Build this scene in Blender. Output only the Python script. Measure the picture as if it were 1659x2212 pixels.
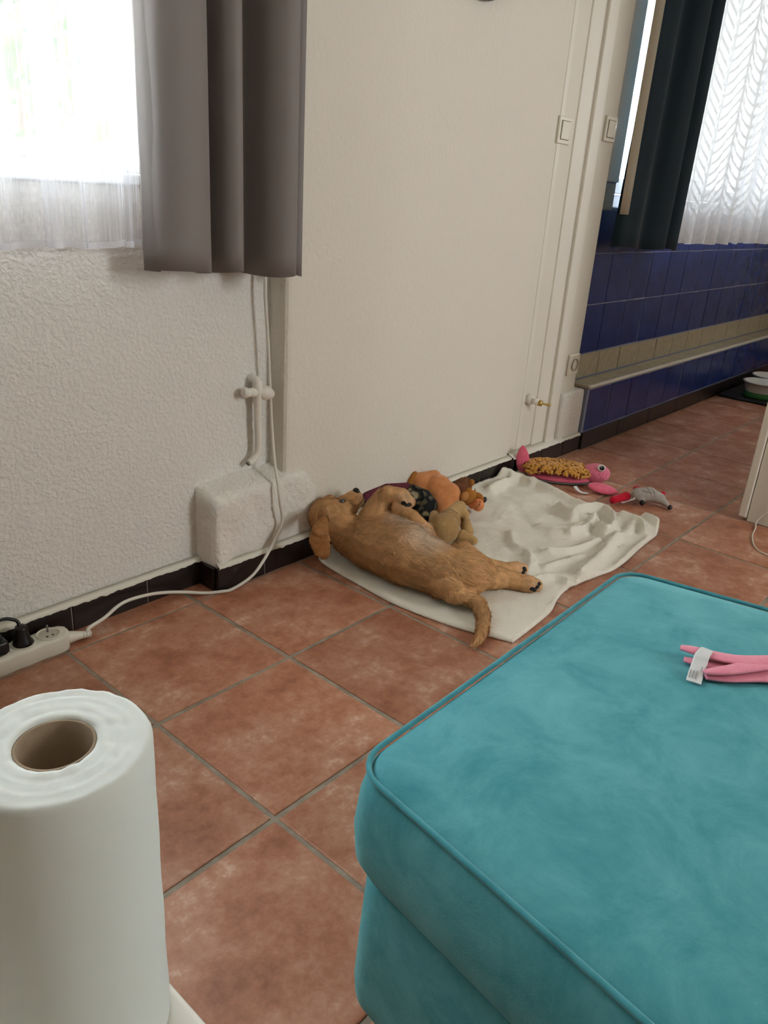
import bpy, bmesh, math, random
import numpy as np
from mathutils import Vector, Matrix, noise

for o in list(bpy.data.objects):
    bpy.data.objects.remove(o, do_unlink=True)
scene = bpy.context.scene
C = scene.collection
random.seed(7)
rng = np.random.default_rng(11)

# ------------------------------------------------------------------ camera
cam_data = bpy.data.cameras.new('camera')
cam = bpy.data.objects.new('camera', cam_data)
C.objects.link(cam)
cam_data.sensor_fit = 'HORIZONTAL'
cam_data.sensor_width = 36.0
cam_data.lens = 36.0 * 1677.06 / 1659.0
cam_data.clip_start = 0.02
cam_data.clip_end = 200
_r, _u, _f = Vector((0.660806, -0.747866, 0.063495)), Vector((0.248744, 0.298031, 0.921577)), Vector((0.70814, 0.59319, -0.382968))
M = Matrix((_r, _u, -_f)).transposed().to_4x4()
M.translation = Vector((-0.65306, -1.39992, 0.95456))
cam.matrix_world = M
scene.camera = cam

# ------------------------------------------------------------------ sky, daylight, exposure
world = bpy.data.worlds.new('world')
scene.world = world
world.use_nodes = True
wn = world.node_tree.nodes
wn['Background'].inputs[0].default_value = (0.93, 0.97, 1.0, 1)
wn['Background'].inputs[1].default_value = 15.0
scene.view_settings.view_transform = 'Standard'
scene.view_settings.look = 'None'
scene.view_settings.gamma = 1.0
scene.view_settings.use_curve_mapping = False
scene.view_settings.exposure = 0.52
scene.cycles.use_denoising = True
scene.cycles.adaptive_threshold = 0.02
scene.cycles.max_bounces = 7
scene.cycles.diffuse_bounces = 4
scene.cycles.glossy_bounces = 3
scene.cycles.transmission_bounces = 3
scene.cycles.transparent_max_bounces = 10
scene.cycles.caustics_reflective = False
scene.cycles.caustics_refractive = False


def portal(name, loc, rot, sx, sy):
    """daylight portal: guides the sky light through one window opening"""
    l = bpy.data.lights.new(name, 'AREA')
    l.shape = 'RECTANGLE'
    l.size, l.size_y = sx, sy
    l.cycles.is_portal = True
    o = bpy.data.objects.new(name, l)
    o.location = loc
    o.rotation_euler = rot
    C.objects.link(o)


PI = math.pi
portal('daylight_window_1', (-0.14, 0.375, 1.54), (-PI / 2, 0, 0), 1.12, 1.18)
portal('daylight_window_2', (3.55, 0.395, 1.55), (-PI / 2, 0, 0), 2.1, 1.2)
portal('daylight_added_window_3', (1.6, -3.49, 1.55), (PI / 2, 0, 0), 0.7, 1.2)  # opening behind the camera, added to light the pier wall

portal('daylight_added_window_4', (5.39, -2.85, 1.6), (0, PI / 2, 0), 1.0, 0.6)  # unseen far opening, added to brighten the kitchen

# ------------------------------------------------------------------ helpers


def lin(h):
    h = h.lstrip('#')
    c = [int(h[i:i + 2], 16) / 255 for i in (0, 2, 4)]
    return tuple((v / 12.92 if v <= 0.04045 else ((v + 0.055) / 1.055) ** 2.4) for v in c) + (1.0,)


def mat(name, col, rough=0.6, spec=0.4, metal=0.0, col2=None, cscale=6.0, cfac=(0.35, 0.65), bump=0.0, bscale=60.0,
        bdist=0.004, detail=4.0, sheen=0.0, coat=0.0, attr=None, btype='NOISE', subsurf=0.0):
    m = bpy.data.materials.new(name)
    m.use_nodes = True
    nt = m.node_tree
    b = nt.nodes['Principled BSDF']
    b.inputs['Roughness'].default_value = rough
    b.inputs['Specular IOR Level'].default_value = spec
    b.inputs['Metallic'].default_value = metal
    b.inputs['Sheen Weight'].default_value = sheen
    b.inputs['Sheen Roughness'].default_value = 0.4
    b.inputs['Coat Weight'].default_value = coat
    if subsurf:
        b.inputs['Subsurface Weight'].default_value = subsurf
        b.inputs['Subsurface Radius'].default_value = (0.01, 0.006, 0.004)
    c = lin(col) if isinstance(col, str) else col
    b.inputs['Base Color'].default_value = c
    geo = nt.nodes.new('ShaderNodeNewGeometry')
    if attr:
        a = nt.nodes.new('ShaderNodeAttribute')
        a.attribute_name = attr
        nt.links.new(a.outputs['Color'], b.inputs['Base Color'])
    elif col2:
        n = nt.nodes.new('ShaderNodeTexNoise')
        n.inputs['Scale'].default_value = cscale
        n.inputs['Detail'].default_value = 6
        n.inputs['Roughness'].default_value = 0.62
        nt.links.new(geo.outputs['Position'], n.inputs['Vector'])
        r = nt.nodes.new('ShaderNodeValToRGB')
        r.color_ramp.elements[0].position = cfac[0]
        r.color_ramp.elements[1].position = cfac[1]
        r.color_ramp.elements[0].color = c
        r.color_ramp.elements[1].color = lin(col2)
        nt.links.new(n.outputs['Fac'], r.inputs['Fac'])
        nt.links.new(r.outputs['Color'], b.inputs['Base Color'])
    if bump:
        n = nt.nodes.new('ShaderNodeTexNoise')
        n.inputs['Scale'].default_value = bscale
        n.inputs['Detail'].default_value = detail
        nt.links.new(geo.outputs['Position'], n.inputs['Vector'])
        bp = nt.nodes.new('ShaderNodeBump')
        bp.inputs['Strength'].default_value = bump
        bp.inputs['Distance'].default_value = bdist
        nt.links.new(n.outputs['Fac'], bp.inputs['Height'])
        nt.links.new(bp.outputs['Normal'], b.inputs['Normal'])
    return m


def link(name, me, m=None, parent=None, smooth=False):
    o = bpy.data.objects.new(name, me)
    C.objects.link(o)
    if m is not None:
        me.materials.clear()
        for x in (m if isinstance(m, (list, tuple)) else [m]):
            me.materials.append(x)
    if smooth:
        me.shade_smooth()
    if parent is not None:
        o.parent = parent
        o.matrix_parent_inverse = parent.matrix_world.inverted()
    return o


def empty(name, loc=(0, 0, 0), rz=0.0):
    o = bpy.data.objects.new(name, None)
    o.empty_display_size = 0.05
    o.location = loc
    o.rotation_euler = (0, 0, rz)
    o.matrix_world = Matrix.Translation(loc) @ Matrix.Rotation(rz, 4, 'Z')
    C.objects.link(o)
    return o


def tag(o, label, cat, group=None):
    o['label'] = label
    o['category'] = cat
    if group:
        o['group'] = group
    return o


def struct(o, label=None, cat=None):
    o['kind'] = 'structure'
    if label:
        o['label'] = label
    if cat:
        o['category'] = cat
    return o


def me_from(name, verts, faces):
    me = bpy.data.meshes.new(name)
    me.from_pydata([tuple(v) for v in verts], [], faces)
    me.update()
    return me


def bm_mesh(name, bm):
    me = bpy.data.meshes.new(name)
    bmesh.ops.recalc_face_normals(bm, faces=bm.faces)
    bm.to_mesh(me)
    bm.free()
    return me


def add_box(bm, lo, hi, bev=0.0, seg=2):
    lo, hi = Vector(lo), Vector(hi)
    r = bmesh.ops.create_cube(bm, size=1.0)
    for v in r['verts']:
        v.co = Vector(((v.co.x + .5) * (hi.x - lo.x) + lo.x, (v.co.y + .5) * (hi.y - lo.y) + lo.y,
                       (v.co.z + .5) * (hi.z - lo.z) + lo.z))
    if bev > 0:
        es = list({e for v in r['verts'] for e in v.link_edges})
        bmesh.ops.bevel(bm, geom=es, offset=bev, segments=seg, profile=0.5, affect='EDGES')


def box(name, lo, hi, m, parent=None, bev=0.0, seg=2, smooth=False):
    bm = bmesh.new()
    add_box(bm, lo, hi, bev, seg)
    return link(name, bm_mesh(name, bm), m, parent, smooth)


def catmull(pts, n=8):
    pts = [Vector(p) for p in pts]
    out = []
    for i in range(len(pts) - 1):
        p0 = pts[max(i - 1, 0)]
        p1, p2 = pts[i], pts[i + 1]
        p3 = pts[min(i + 2, len(pts) - 1)]
        for k in range(n):
            t = k / n
            out.append(0.5 * ((2 * p1) + (p2 - p0) * t + (2 * p0 - 5 * p1 + 4 * p2 - p3) * t * t
                              + (3 * p1 - p0 - 3 * p2 + p3) * t ** 3))
    out.append(pts[-1])
    return out


def tube_mesh(name, pts, r, seg=10, caps=True, flat=None):
    """tube along pts; r a number or a list; flat = (w, h) scale of the section"""
    pts = [Vector(p) for p in pts]
    n = len(pts)
    rs = r if isinstance(r, (list, tuple)) else [r] * n
    if len(rs) != n:
        rs = list(np.interp(np.linspace(0, 1, n), np.linspace(0, 1, len(rs)), rs))
    up = Vector((0, 0, 1))
    verts, faces = [], []
    prev = None
    for i in range(n):
        t = (pts[min(i + 1, n - 1)] - pts[max(i - 1, 0)]).normalized()
        if prev is None:
            a = t.cross(up)
            if a.length < 1e-3:
                a = t.cross(Vector((1, 0, 0)))
        else:
            a = prev - t * prev.dot(t)
        a.normalize()
        prev = a
        b = t.cross(a)
        for k in range(seg):
            th = 2 * PI * k / seg
            ca, sa = math.cos(th), math.sin(th)
            if flat:
                ca, sa = ca * flat[0], sa * flat[1]
            verts.append(pts[i] + (a * ca + b * sa) * rs[i])
    for i in range(n - 1):
        for k in range(seg):
            faces.append((i * seg + k, i * seg + (k + 1) % seg, (i + 1) * seg + (k + 1) % seg, (i + 1) * seg + k))
    if caps:
        faces.append(tuple(range(seg - 1, -1, -1)))
        faces.append(tuple((n - 1) * seg + k for k in range(seg)))
    return me_from(name, verts, faces)


def tube(name, pts, r, m, parent=None, seg=10, n=8, flat=None):
    me = tube_mesh(name, catmull(pts, n) if n > 1 else pts, r, seg, True, flat)
    return link(name, me, m, parent, True)


def lathe_mesh(name, prof, seg=40, close=False):
    """prof = [(r, z), ...] about z"""
    verts, faces = [], []
    for (r, z) in prof:
        for k in range(seg):
            th = 2 * PI * k / seg
            verts.append((r * math.cos(th), r * math.sin(th), z))
    n = len(prof)
    rng_ = range(n) if close else range(n - 1)
    for i in rng_:
        j = (i + 1) % n
        for k in range(seg):
            faces.append((i * seg + k, i * seg + (k + 1) % seg, j * seg + (k + 1) % seg, j * seg + k))
    me = me_from(name, verts, faces)
    bm = bmesh.new()
    bm.from_mesh(me)
    bmesh.ops.remove_doubles(bm, verts=bm.verts, dist=1e-6)
    bmesh.ops.recalc_face_normals(bm, faces=bm.faces)
    bm.to_mesh(me)
    bm.free()
    return me


def capsule(bm, p0, r0, p1, r1, seg=14):
    """tapered limb with round ends, added to a bmesh"""
    p0, p1 = Vector(p0), Vector(p1)
    d = p1 - p0
    L = d.length
    if L < 1e-5:
        d = Vector((0, 0, 1))
    q = d.normalized().to_track_quat('Z', 'Y').to_matrix()
    prof = []
    for i in range(6):
        a = -PI / 2 + PI / 2 * i / 6
        prof.append((r0 * math.cos(a), r0 * math.sin(a)))
    for i in range(7):
        a = PI / 2 * i / 6
        prof.append((r1 * math.cos(a), L + r1 * math.sin(a)))
    rings = []
    for (r, z) in prof:
        rings.append([bm.verts.new(p0 + q @ Vector((max(r, 1e-5) * math.cos(2 * PI * k / seg),
                                                     max(r, 1e-5) * math.sin(2 * PI * k / seg), z))) for k in range(seg)])
    for i in range(len(rings) - 1):
        for k in range(seg):
            bm.faces.new((rings[i][k], rings[i][(k + 1) % seg], rings[i + 1][(k + 1) % seg], rings[i + 1][k]))
    bm.faces.new(rings[0][::-1])
    bm.faces.new(rings[-1])


def ellipsoid(bm, c, r, axes=None, seg=20, rings=12):
    """axes: 3 world directions of the three radii"""
    c = Vector(c)
    A = [Vector(a).normalized() for a in axes] if axes else [Vector((1, 0, 0)), Vector((0, 1, 0)), Vector((0, 0, 1))]
    rr = bmesh.ops.create_uvsphere(bm, u_segments=seg, v_segments=rings, radius=1.0)
    for v in rr['verts']:
        x, y, z = v.co
        v.co = c + A[0] * (x * r[0]) + A[1] * (y * r[1]) + A[2] * (z * r[2])


def melt(name, bm, voxel=0.004, smooth=6, dec=None):
    """fuse the overlapping pieces of a bmesh into ONE continuous skin"""
    me = bpy.data.meshes.new(name)
    bmesh.ops.recalc_face_normals(bm, faces=bm.faces)
    bm.to_mesh(me)
    bm.free()
    o = bpy.data.objects.new('melt_tmp', me)
    C.objects.link(o)
    md = o.modifiers.new('r', 'REMESH')
    md.mode = 'VOXEL'
    md.voxel_size = voxel
    if smooth:
        sm = o.modifiers.new('s', 'SMOOTH')
        sm.factor = 0.5
        sm.iterations = smooth
    dg = bpy.context.evaluated_depsgraph_get()
    dg.update()
    out = bpy.data.meshes.new_from_object(o.evaluated_get(dg))
    out.name = name
    bpy.data.objects.remove(o, do_unlink=True)
    bpy.data.meshes.remove(me)
    out.shade_smooth()
    return out


def orthoframe(F, D):
    F = Vector(F).normalized()
    D = Vector(D)
    D = (D - F * D.dot(F)).normalized()
    return F, D, F.cross(D)


def strands(name, me, count, length, width, flow, m, parent, colour=None, keep=None, jitter=0.35, lift=0.45, seed=3, gravity=0.0):
    """fur / pile as real tapered blades rooted on a mesh, joined in one part"""
    g = np.random.default_rng(seed)
    me.calc_loop_triangles()
    nv = len(me.vertices)
    co = np.empty(nv * 3)
    me.vertices.foreach_get('co', co)
    co = co.reshape(-1, 3)
    nt = len(me.loop_triangles)
    tri = np.empty(nt * 3, dtype=np.int32)
    me.loop_triangles.foreach_get('vertices', tri)
    tri = tri.reshape(-1, 3)
    a, b, c = co[tri[:, 0]], co[tri[:, 1]], co[tri[:, 2]]
    cr = np.cross(b - a, c - a)
    ar = np.linalg.norm(cr, axis=1)
    nrm = cr / (ar[:, None] + 1e-12)
    ci = g.choice(nt, size=count, p=ar / ar.sum())
    u = g.random((count, 2))
    fl = u.sum(1) > 1
    u[fl] = 1 - u[fl]
    p = a[ci] + (b[ci] - a[ci]) * u[:, :1] + (c[ci] - a[ci]) * u[:, 1:]
    n = nrm[ci]
    if keep is not None:
        k = keep(p, n)
        p, n = p[k], n[k]
    N = len(p)
    f = flow(p, n)
    f = f - n * np.sum(f * n, 1, keepdims=True)
    f /= np.linalg.norm(f, axis=1, keepdims=True) + 1e-9
    d = f + n * lift + g.normal(size=(N, 3)) * jitter
    d /= np.linalg.norm(d, axis=1, keepdims=True)
    L = (length(p) if callable(length) else np.full(N, length)) * g.uniform(0.6, 1.25, N)
    L = L[:, None]
    mid = p + d * L * 0.55 + n * L * 0.08
    tip = mid + (d * 0.75 - n * 0.25 + f * 0.25 + np.array([0, 0, -gravity])) * L * 0.5
    side = np.cross(d, n)
    side /= np.linalg.norm(side, axis=1, keepdims=True) + 1e-9
    w = width * g.uniform(0.7, 1.3, (N, 1))
    root = p - n * 0.001
    V = np.stack([root - side * w, root + side * w, mid + side * w * .8, mid - side * w * .8, tip], 1).reshape(-1, 3)
    idx = np.arange(N)[:, None] * 5
    quads = idx + np.array([0, 1, 2, 3])
    tris = idx + np.array([3, 2, 4])
    out = bpy.data.meshes.new(name)
    out.vertices.add(N * 5)
    out.vertices.foreach_set('co', V.ravel())
    loops = np.concatenate([quads.ravel(), tris.ravel()])
    out.loops.add(len(loops))
    out.loops.foreach_set('vertex_index', loops)
    out.polygons.add(2 * N)
    ls = np.concatenate([np.arange(N) * 4, 4 * N + np.arange(N) * 3])
    out.polygons.foreach_set('loop_start', ls)
    out.update(calc_edges=True)
    if colour is not None:
        cc = colour(p, n, g)
        at = out.color_attributes.new('col', 'FLOAT_COLOR', 'POINT')
        full = np.ones((N * 5, 4))
        full[:, :3] = np.repeat(cc, 5, 0)
        at.data.foreach_set('color', full.ravel())
    out.shade_smooth()
    soft = n * 0.8 + d * 0.0 + g.normal(size=(N, 3)) * 0.10
    soft /= np.linalg.norm(soft, axis=1, keepdims=True)
    out.normals_split_custom_set_from_vertices(np.repeat(soft, 5, 0).tolist())
    o = link(name, out, m, parent)
    o['kind'] = 'stuff'
    return o


def paint_mesh(me, colour):
    nv = len(me.vertices)
    co = np.empty(nv * 3)
    me.vertices.foreach_get('co', co)
    co = co.reshape(-1, 3)
    nn = np.empty(nv * 3)
    me.vertices.foreach_get('normal', nn)
    cc = colour(co, nn.reshape(-1, 3), np.random.default_rng(1))
    at = me.color_attributes.new('col', 'FLOAT_COLOR', 'POINT')
    full = np.ones((nv, 4))
    full[:, :3] = cc
    at.data.foreach_set('color', full.ravel())


# ------------------------------------------------------------------ materials
def plaster(name, strength, scale, dist, col='#ece5d8'):
    m = mat(name, col, 0.75, 0.25)
    nt = m.node_tree
    b = nt.nodes['Principled BSDF']
    geo = nt.nodes['Geometry']
    n1 = nt.nodes.new('ShaderNodeTexNoise')
    n1.inputs['Scale'].default_value = scale
    n1.inputs['Detail'].default_value = 3
    n1.inputs['Distortion'].default_value = 0.25
    n2 = nt.nodes.new('ShaderNodeTexNoise')
    n2.inputs['Scale'].default_value = scale * 0.22
    n2.inputs['Detail'].default_value = 3
    r = nt.nodes.new('ShaderNodeValToRGB')
    r.color_ramp.elements[0].position = 0.42
    r.color_ramp.elements[1].position = 0.66
    ma = nt.nodes.new('ShaderNodeMath')
    ma.operation = 'MULTIPLY_ADD'
    ma.inputs[1].default_value = 0.55
    for n in (n1, n2):
        nt.links.new(geo.outputs['Position'], n.inputs['Vector'])
    nt.links.new(n1.outputs['Fac'], r.inputs['Fac'])
    nt.links.new(n2.outputs['Fac'], ma.inputs[0])
    nt.links.new(r.outputs['Color'], ma.inputs[2])
    bp = nt.nodes.new('ShaderNodeBump')
    bp.inputs['Strength'].default_value = strength
    bp.inputs['Distance'].default_value = dist
    nt.links.new(ma.outputs[0], bp.inputs['Height'])
    nt.links.new(bp.outputs['Normal'], b.inputs['Normal'])
    return m


M_rough = plaster('rough_plaster', 0.46, 115, 0.005, '#eae6de')
M_fine = plaster('fine_plaster', 0.22, 85, 0.004, '#e4ddd0')
M_block = plaster('lumpy_plaster', 0.4, 70, 0.006, '#e9e4da')
M_paint = mat('smooth_wall_paint', '#e2dccd', 0.6, 0.3, bump=0.15, bscale=30, bdist=0.003)
M_white = mat('white_gloss_paint', '#e6e0d2', 0.4, 0.4, bump=0.06, bscale=25, bdist=0.003)
M_ceiling = mat('ceiling_paint', '#efeeea', 0.9, 0.1)
M_plastic = mat('white_plastic', '#e3dcc9', 0.35, 0.5)
M_frame = mat('white_window_frame', '#e9ecee', 0.35, 0.5)
M_grout = mat('grey_grout', '#a89c8c', 0.95, 0.1, col2='#8d8274', cscale=25, bump=0.5, bscale=160, bdist=0.002)
M_dark = mat('dark_brown_glaze', '#1b1412', 0.28, 0.5, col2='#221a17', cscale=20)
M_darkgrout = mat('pale_joint', '#8d847b', 0.9)
M_brass = mat('dull_brass', '#c8aa62', 0.38, 0.5, 0.8)
M_black = mat('black_plastic', '#0b0c0e', 0.35, 0.5)
M_outdoor = mat('pale_terrace', '#cfc9bd', 0.9, col2='#b9b2a6', cscale=3)


def floor_tile_mat():
    m = mat('terracotta_tile', '#a06a4e', 0.42, 0.45)
    nt = m.node_tree
    b = nt.nodes['Principled BSDF']
    geo = nt.nodes['Geometry']
    oi = nt.nodes.new('ShaderNodeObjectInfo')
    sc = nt.nodes.new('ShaderNodeVectorMath')
    sc.operation = 'MULTIPLY_ADD'
    cb = nt.nodes.new('ShaderNodeCombineXYZ')
    mu = nt.nodes.new('ShaderNodeMath')
    mu.operation = 'MULTIPLY'
    mu.inputs[1].default_value = 37.0
    nt.links.new(oi.outputs['Random'], mu.inputs[0])
    for i in range(3):
        nt.links.new(mu.outputs[0], cb.inputs[i])
    sc.inputs[1].default_value = (1, 1, 1)
    nt.links.new(geo.outputs['Position'], sc.inputs[0])
    nt.links.new(cb.outputs[0], sc.inputs[2])

    def nz(scale, det, rough):
        n = nt.nodes.new('ShaderNodeTexNoise')
        n.inputs['Scale'].default_value = scale
        n.inputs['Detail'].default_value = det
        n.inputs['Roughness'].default_value = rough
        nt.links.new(sc.outputs[0], n.inputs['Vector'])
        return n
    big, fine = nz(9, 8, 0.66), nz(55, 5, 0.7)
    mp = nt.nodes.new('ShaderNodeMath')
    mp.operation = 'MULTIPLY_ADD'
    mp.inputs[1].default_value = 0.3
    nt.links.new(fine.outputs['Fac'], mp.inputs[0])
    m7 = nt.nodes.new('ShaderNodeMath')
    m7.operation = 'MULTIPLY'
    m7.inputs[1].default_value = 0.7
    nt.links.new(big.outputs['Fac'], m7.inputs[0])
    nt.links.new(m7.outputs[0], mp.inputs[2])
    r = nt.nodes.new('ShaderNodeValToRGB')
    e = r.color_ramp.elements
    e[0].position, e[0].color = 0.36, lin('#935b40')
    e[1].position, e[1].color = 0.64, lin('#d3ad97')
    q = e.new(0.46)
    q.color = lin('#ab7053')
    q = e.new(0.56)
    q.color = lin('#bc896e')
    nt.links.new(mp.outputs[0], r.inputs['Fac'])
    hs = nt.nodes.new('ShaderNodeHueSaturation')
    mr = nt.nodes.new('ShaderNodeMapRange')
    mr.inputs[3].default_value = 0.88
    mr.inputs[4].default_value = 1.08
    nt.links.new(oi.outputs['Random'], mr.inputs[0])
    nt.links.new(mr.outputs[0], hs.inputs['Value'])
    nt.links.new(r.outputs['Color'], hs.inputs['Color'])
    nt.links.new(hs.outputs['Color'], b.inputs['Base Color'])
    rr = nt.nodes.new('ShaderNodeMapRange')
    rr.inputs[3].default_value = 0.36
    rr.inputs[4].default_value = 0.6
    nt.links.new(fine.outputs['Fac'], rr.inputs[0])
    nt.links.new(rr.outputs[0], b.inputs['Roughness'])
    bp = nt.nodes.new('ShaderNodeBump')
    bp.inputs['Strength'].default_value = 0.25
    bp.inputs['Distance'].default_value = 0.002
    nt.links.new(big.outputs['Fac'], bp.inputs['Height'])
    nt.links.new(bp.outputs['Normal'], b.inputs['Normal'])
    return m


M_tile = floor_tile_mat()
M_blue = mat('cobalt_glazed_tile', '#2a3c7c', 0.25, 0.35, col2='#22326a', cscale=12, bump=0.02, bscale=14, bdist=0.004)
M_cream = mat('cream_glazed_tile', '#b9ac90', 0.35, 0.5, col2='#a4977b', cscale=30)
M_bluegrout = mat('blue_grout', '#8a90a6', 0.9)


def glass_mat():
    m = bpy.data.materials.new('window_glass')
    m.use_nodes = True
    nt = m.node_tree
    nt.nodes.clear()
    o = nt.nodes.new('ShaderNodeOutputMaterial')
    t = nt.nodes.new('ShaderNodeBsdfTransparent')
    t.inputs[0].default_value = (0.96, 0.98, 0.98, 1)
    g = nt.nodes.new('ShaderNodeBsdfGlossy')
    g.inputs['Roughness'].default_value = 0.03
    mx = nt.nodes.new('ShaderNodeMixShader')
    mx.inputs[0].default_value = 0.06
    nt.links.new(t.outputs[0], mx.inputs[1])
    nt.links.new(g.outputs[0], mx.inputs[2])
    nt.links.new(mx.outputs[0], o.inputs[0])
    return m


M_glass = glass_mat()


def sheer_mat(name, kind, col='#f2f3f6'):
    """net curtain: threads let light through between them; the pattern follows the cloth's own UV (metres)"""
    m = bpy.data.materials.new(name)
    m.use_nodes = True
    nt = m.node_tree
    nt.nodes.clear()
    N, Lk = nt.nodes, nt.links
    o = N.new('ShaderNodeOutputMaterial')
    t = N.new('ShaderNodeBsdfTransparent')
    d = N.new('ShaderNodeBsdfDiffuse')
    d.inputs[0].default_value = lin(col)
    tr = N.new('ShaderNodeBsdfTranslucent')
    tr.inputs[0].default_value = lin(col)
    mx = N.new('ShaderNodeMixShader')
    mx.inputs[0].default_value = 0.22 if kind == 'string' else 0.05
    Lk.new(d.outputs[0], mx.inputs[1])
    Lk.new(tr.outputs[0], mx.inputs[2])
    fin = N.new('ShaderNodeMixShader')
    Lk.new(t.outputs[0], fin.inputs[1])
    Lk.new(mx.outputs[0], fin.inputs[2])
    Lk.new(fin.outputs[0], o.inputs[0])
    uv = N.new('ShaderNodeUVMap')
    sep = N.new('ShaderNodeSeparateXYZ')
    Lk.new(uv.outputs[0], sep.inputs[0])

    def math_(op, a, b=None, c=None):
        n = N.new('ShaderNodeMath')
        n.operation = op
        for i, v in enumerate((a, b, c)):
            if v is None:
                continue
            if hasattr(v, 'links'):
                Lk.new(v, n.inputs[i])
            else:
                n.inputs[i].default_value = v
        return n.outputs[0]
    u, v = sep.outputs[0], sep.outputs[1]
    if kind == 'string':
        st = N.new('ShaderNodeCombineXYZ')
        Lk.new(math_('MULTIPLY', u, 170.0), st.inputs[0])
        Lk.new(math_('MULTIPLY', v, 1.2), st.inputs[1])
        n = N.new('ShaderNodeTexNoise')
        n.inputs['Scale'].default_value = 1.0
        n.inputs['Detail'].default_value = 3
        Lk.new(st.outputs[0], n.inputs['Vector'])
        r = N.new('ShaderNodeMapRange')
        r.inputs[1].default_value = 0.46
        r.inputs[2].default_value = 0.72
        r.inputs[3].default_value = 0.36
        r.inputs[4].default_value = 0.95
        Lk.new(n.outputs['Fac'], r.inputs[0])
        hem = math_('LESS_THAN', v, 0.012)
        fac = math_('MAXIMUM', r.outputs[0], math_('MULTIPLY', hem, 0.9))
    else:
        w = 0.14
        fu = math_('FRACT', math_('DIVIDE', u, w))
        k = math_('ABSOLUTE', math_('SUBTRACT', fu, 0.5))
        kk = math_('POWER', math_('MULTIPLY', k, 2.0), 1.6)
        ph = math_('FRACT', math_('ADD', math_('MULTIPLY', v, 22.0), math_('MULTIPLY', kk, -1.5)))
        vein = math_('LESS_THAN', math_('ABSOLUTE', math_('SUBTRACT', ph, 0.5)), 0.17)
        stem = math_('LESS_THAN', k, 0.035)
        edge = math_('GREATER_THAN', k, 0.47)
        pat = math_('MAXIMUM', math_('MAXIMUM', vein, stem), edge)
        fac = math_('ADD', math_('MULTIPLY', pat, 0.052), 0.946)
        hem = math_('LESS_THAN', v, 0.02)
        fac = math_('MAXIMUM', fac, math_('MULTIPLY', hem, 0.92))
    Lk.new(fac, fin.inputs[0])
    return m


# ================================================================== THE SETTING
NY = 0.085      # plane of the rough wall under the window
PY = 0.026       # plane of the pier
KY = 0.10       # plane of the kitchen tiles
T = 0.333       # floor tile pitch

# ---- floor with single tiles
floor = struct(box('floor', (-2.55, -3.55, -0.12), (5.45, 0.13, -0.0022), M_grout), 'terracotta tiled floor with grey grout joints')
tile_meshes = []
for k in range(5):
    bm = bmesh.new()
    g = 0.0046
    add_box(bm, (g, g, -0.02), (T - g, T - g, 0.0), 0.0)
    top = [e for e in bm.edges if all(abs(v.co.z) < 1e-6 for v in e.verts)]
    bmesh.ops.bevel(bm, geom=top, offset=0.0028, segments=2, profile=0.6, affect='EDGES')
    for v in bm.verts:
        nzv = noise.noise_vector(Vector((v.co.x * 9 + k * 7, v.co.y * 9, 3.3)))
        v.co.x += nzv.x * 0.0012
        v.co.y += nzv.y * 0.0012
    me = bm_mesh('tile', bm)
    me.materials.append(M_tile)
    tile_meshes.append(me)
for i in range(-7, 16):
    for j in range(-1, 11):
        x0, y1 = i * T, -j * T
        if x0 < -2.5 or x0 + T > 5.45 or y1 - T < -3.6:
            continue
        if j == -1:   # cut row along the wall
            if i in (1,) or 2.0 < x0 + T:
                pass
            o = bpy.data.objects.new('tile', tile_meshes[(i * 3) % 5])
            o.location = (x0, y1 - T, random.uniform(-0.0006, 0.0006))
            o.scale = (1, 0.36, 1)
        else:
            o = bpy.data.objects.new('tile', tile_meshes[(i * 3 + j * 5) % 5])
            o.location = (x0, y1 - T, random.uniform(-0.0008, 0.0008))
        C.objects.link(o)
        o.parent = floor


def wall_with_hole(name, axis, a0, a1, z1, t0, t1, holes, m):
    """wall slab in x-z (axis 'x', thickness t0..t1 in y) or y-z (axis 'y'); holes = [(a, b, z0, z1)]"""
    xs = sorted({a0, a1, *[h[0] for h in holes], *[h[1] for h in holes]})
    zs = sorted({0.0, z1, *[h[2] for h in holes], *[h[3] for h in holes]})
    bm = bmesh.new()
    for i in range(len(xs) - 1):
        for k in range(len(zs) - 1):
            cx_, cz_ = (xs[i] + xs[i + 1]) / 2, (zs[k] + zs[k + 1]) / 2
            if any(h[0] < cx_ < h[1] and h[2] < cz_ < h[3] for h in holes):
                continue
            if axis == 'x':
                add_box(bm, (xs[i], t0, zs[k]), (xs[i + 1], t1, zs[k + 1]))
            else:
                add_box(bm, (t0, xs[i], zs[k]), (t1, xs[i + 1], zs[k + 1]))
    bmesh.ops.remove_doubles(bm, verts=bm.verts, dist=1e-5)
    inner = [f for f in bm.faces if False]
    return link(name, bm_mesh(name, bm), m)


ZC = 2.45
wall_back = struct(wall_with_hole('wall_back', 'x', -2.5, 0.66, ZC, NY, 0.38, [(-0.70, 0.42, 0.95, 2.13)], M_rough),
                   'rough white plaster wall under the living room window')
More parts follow.
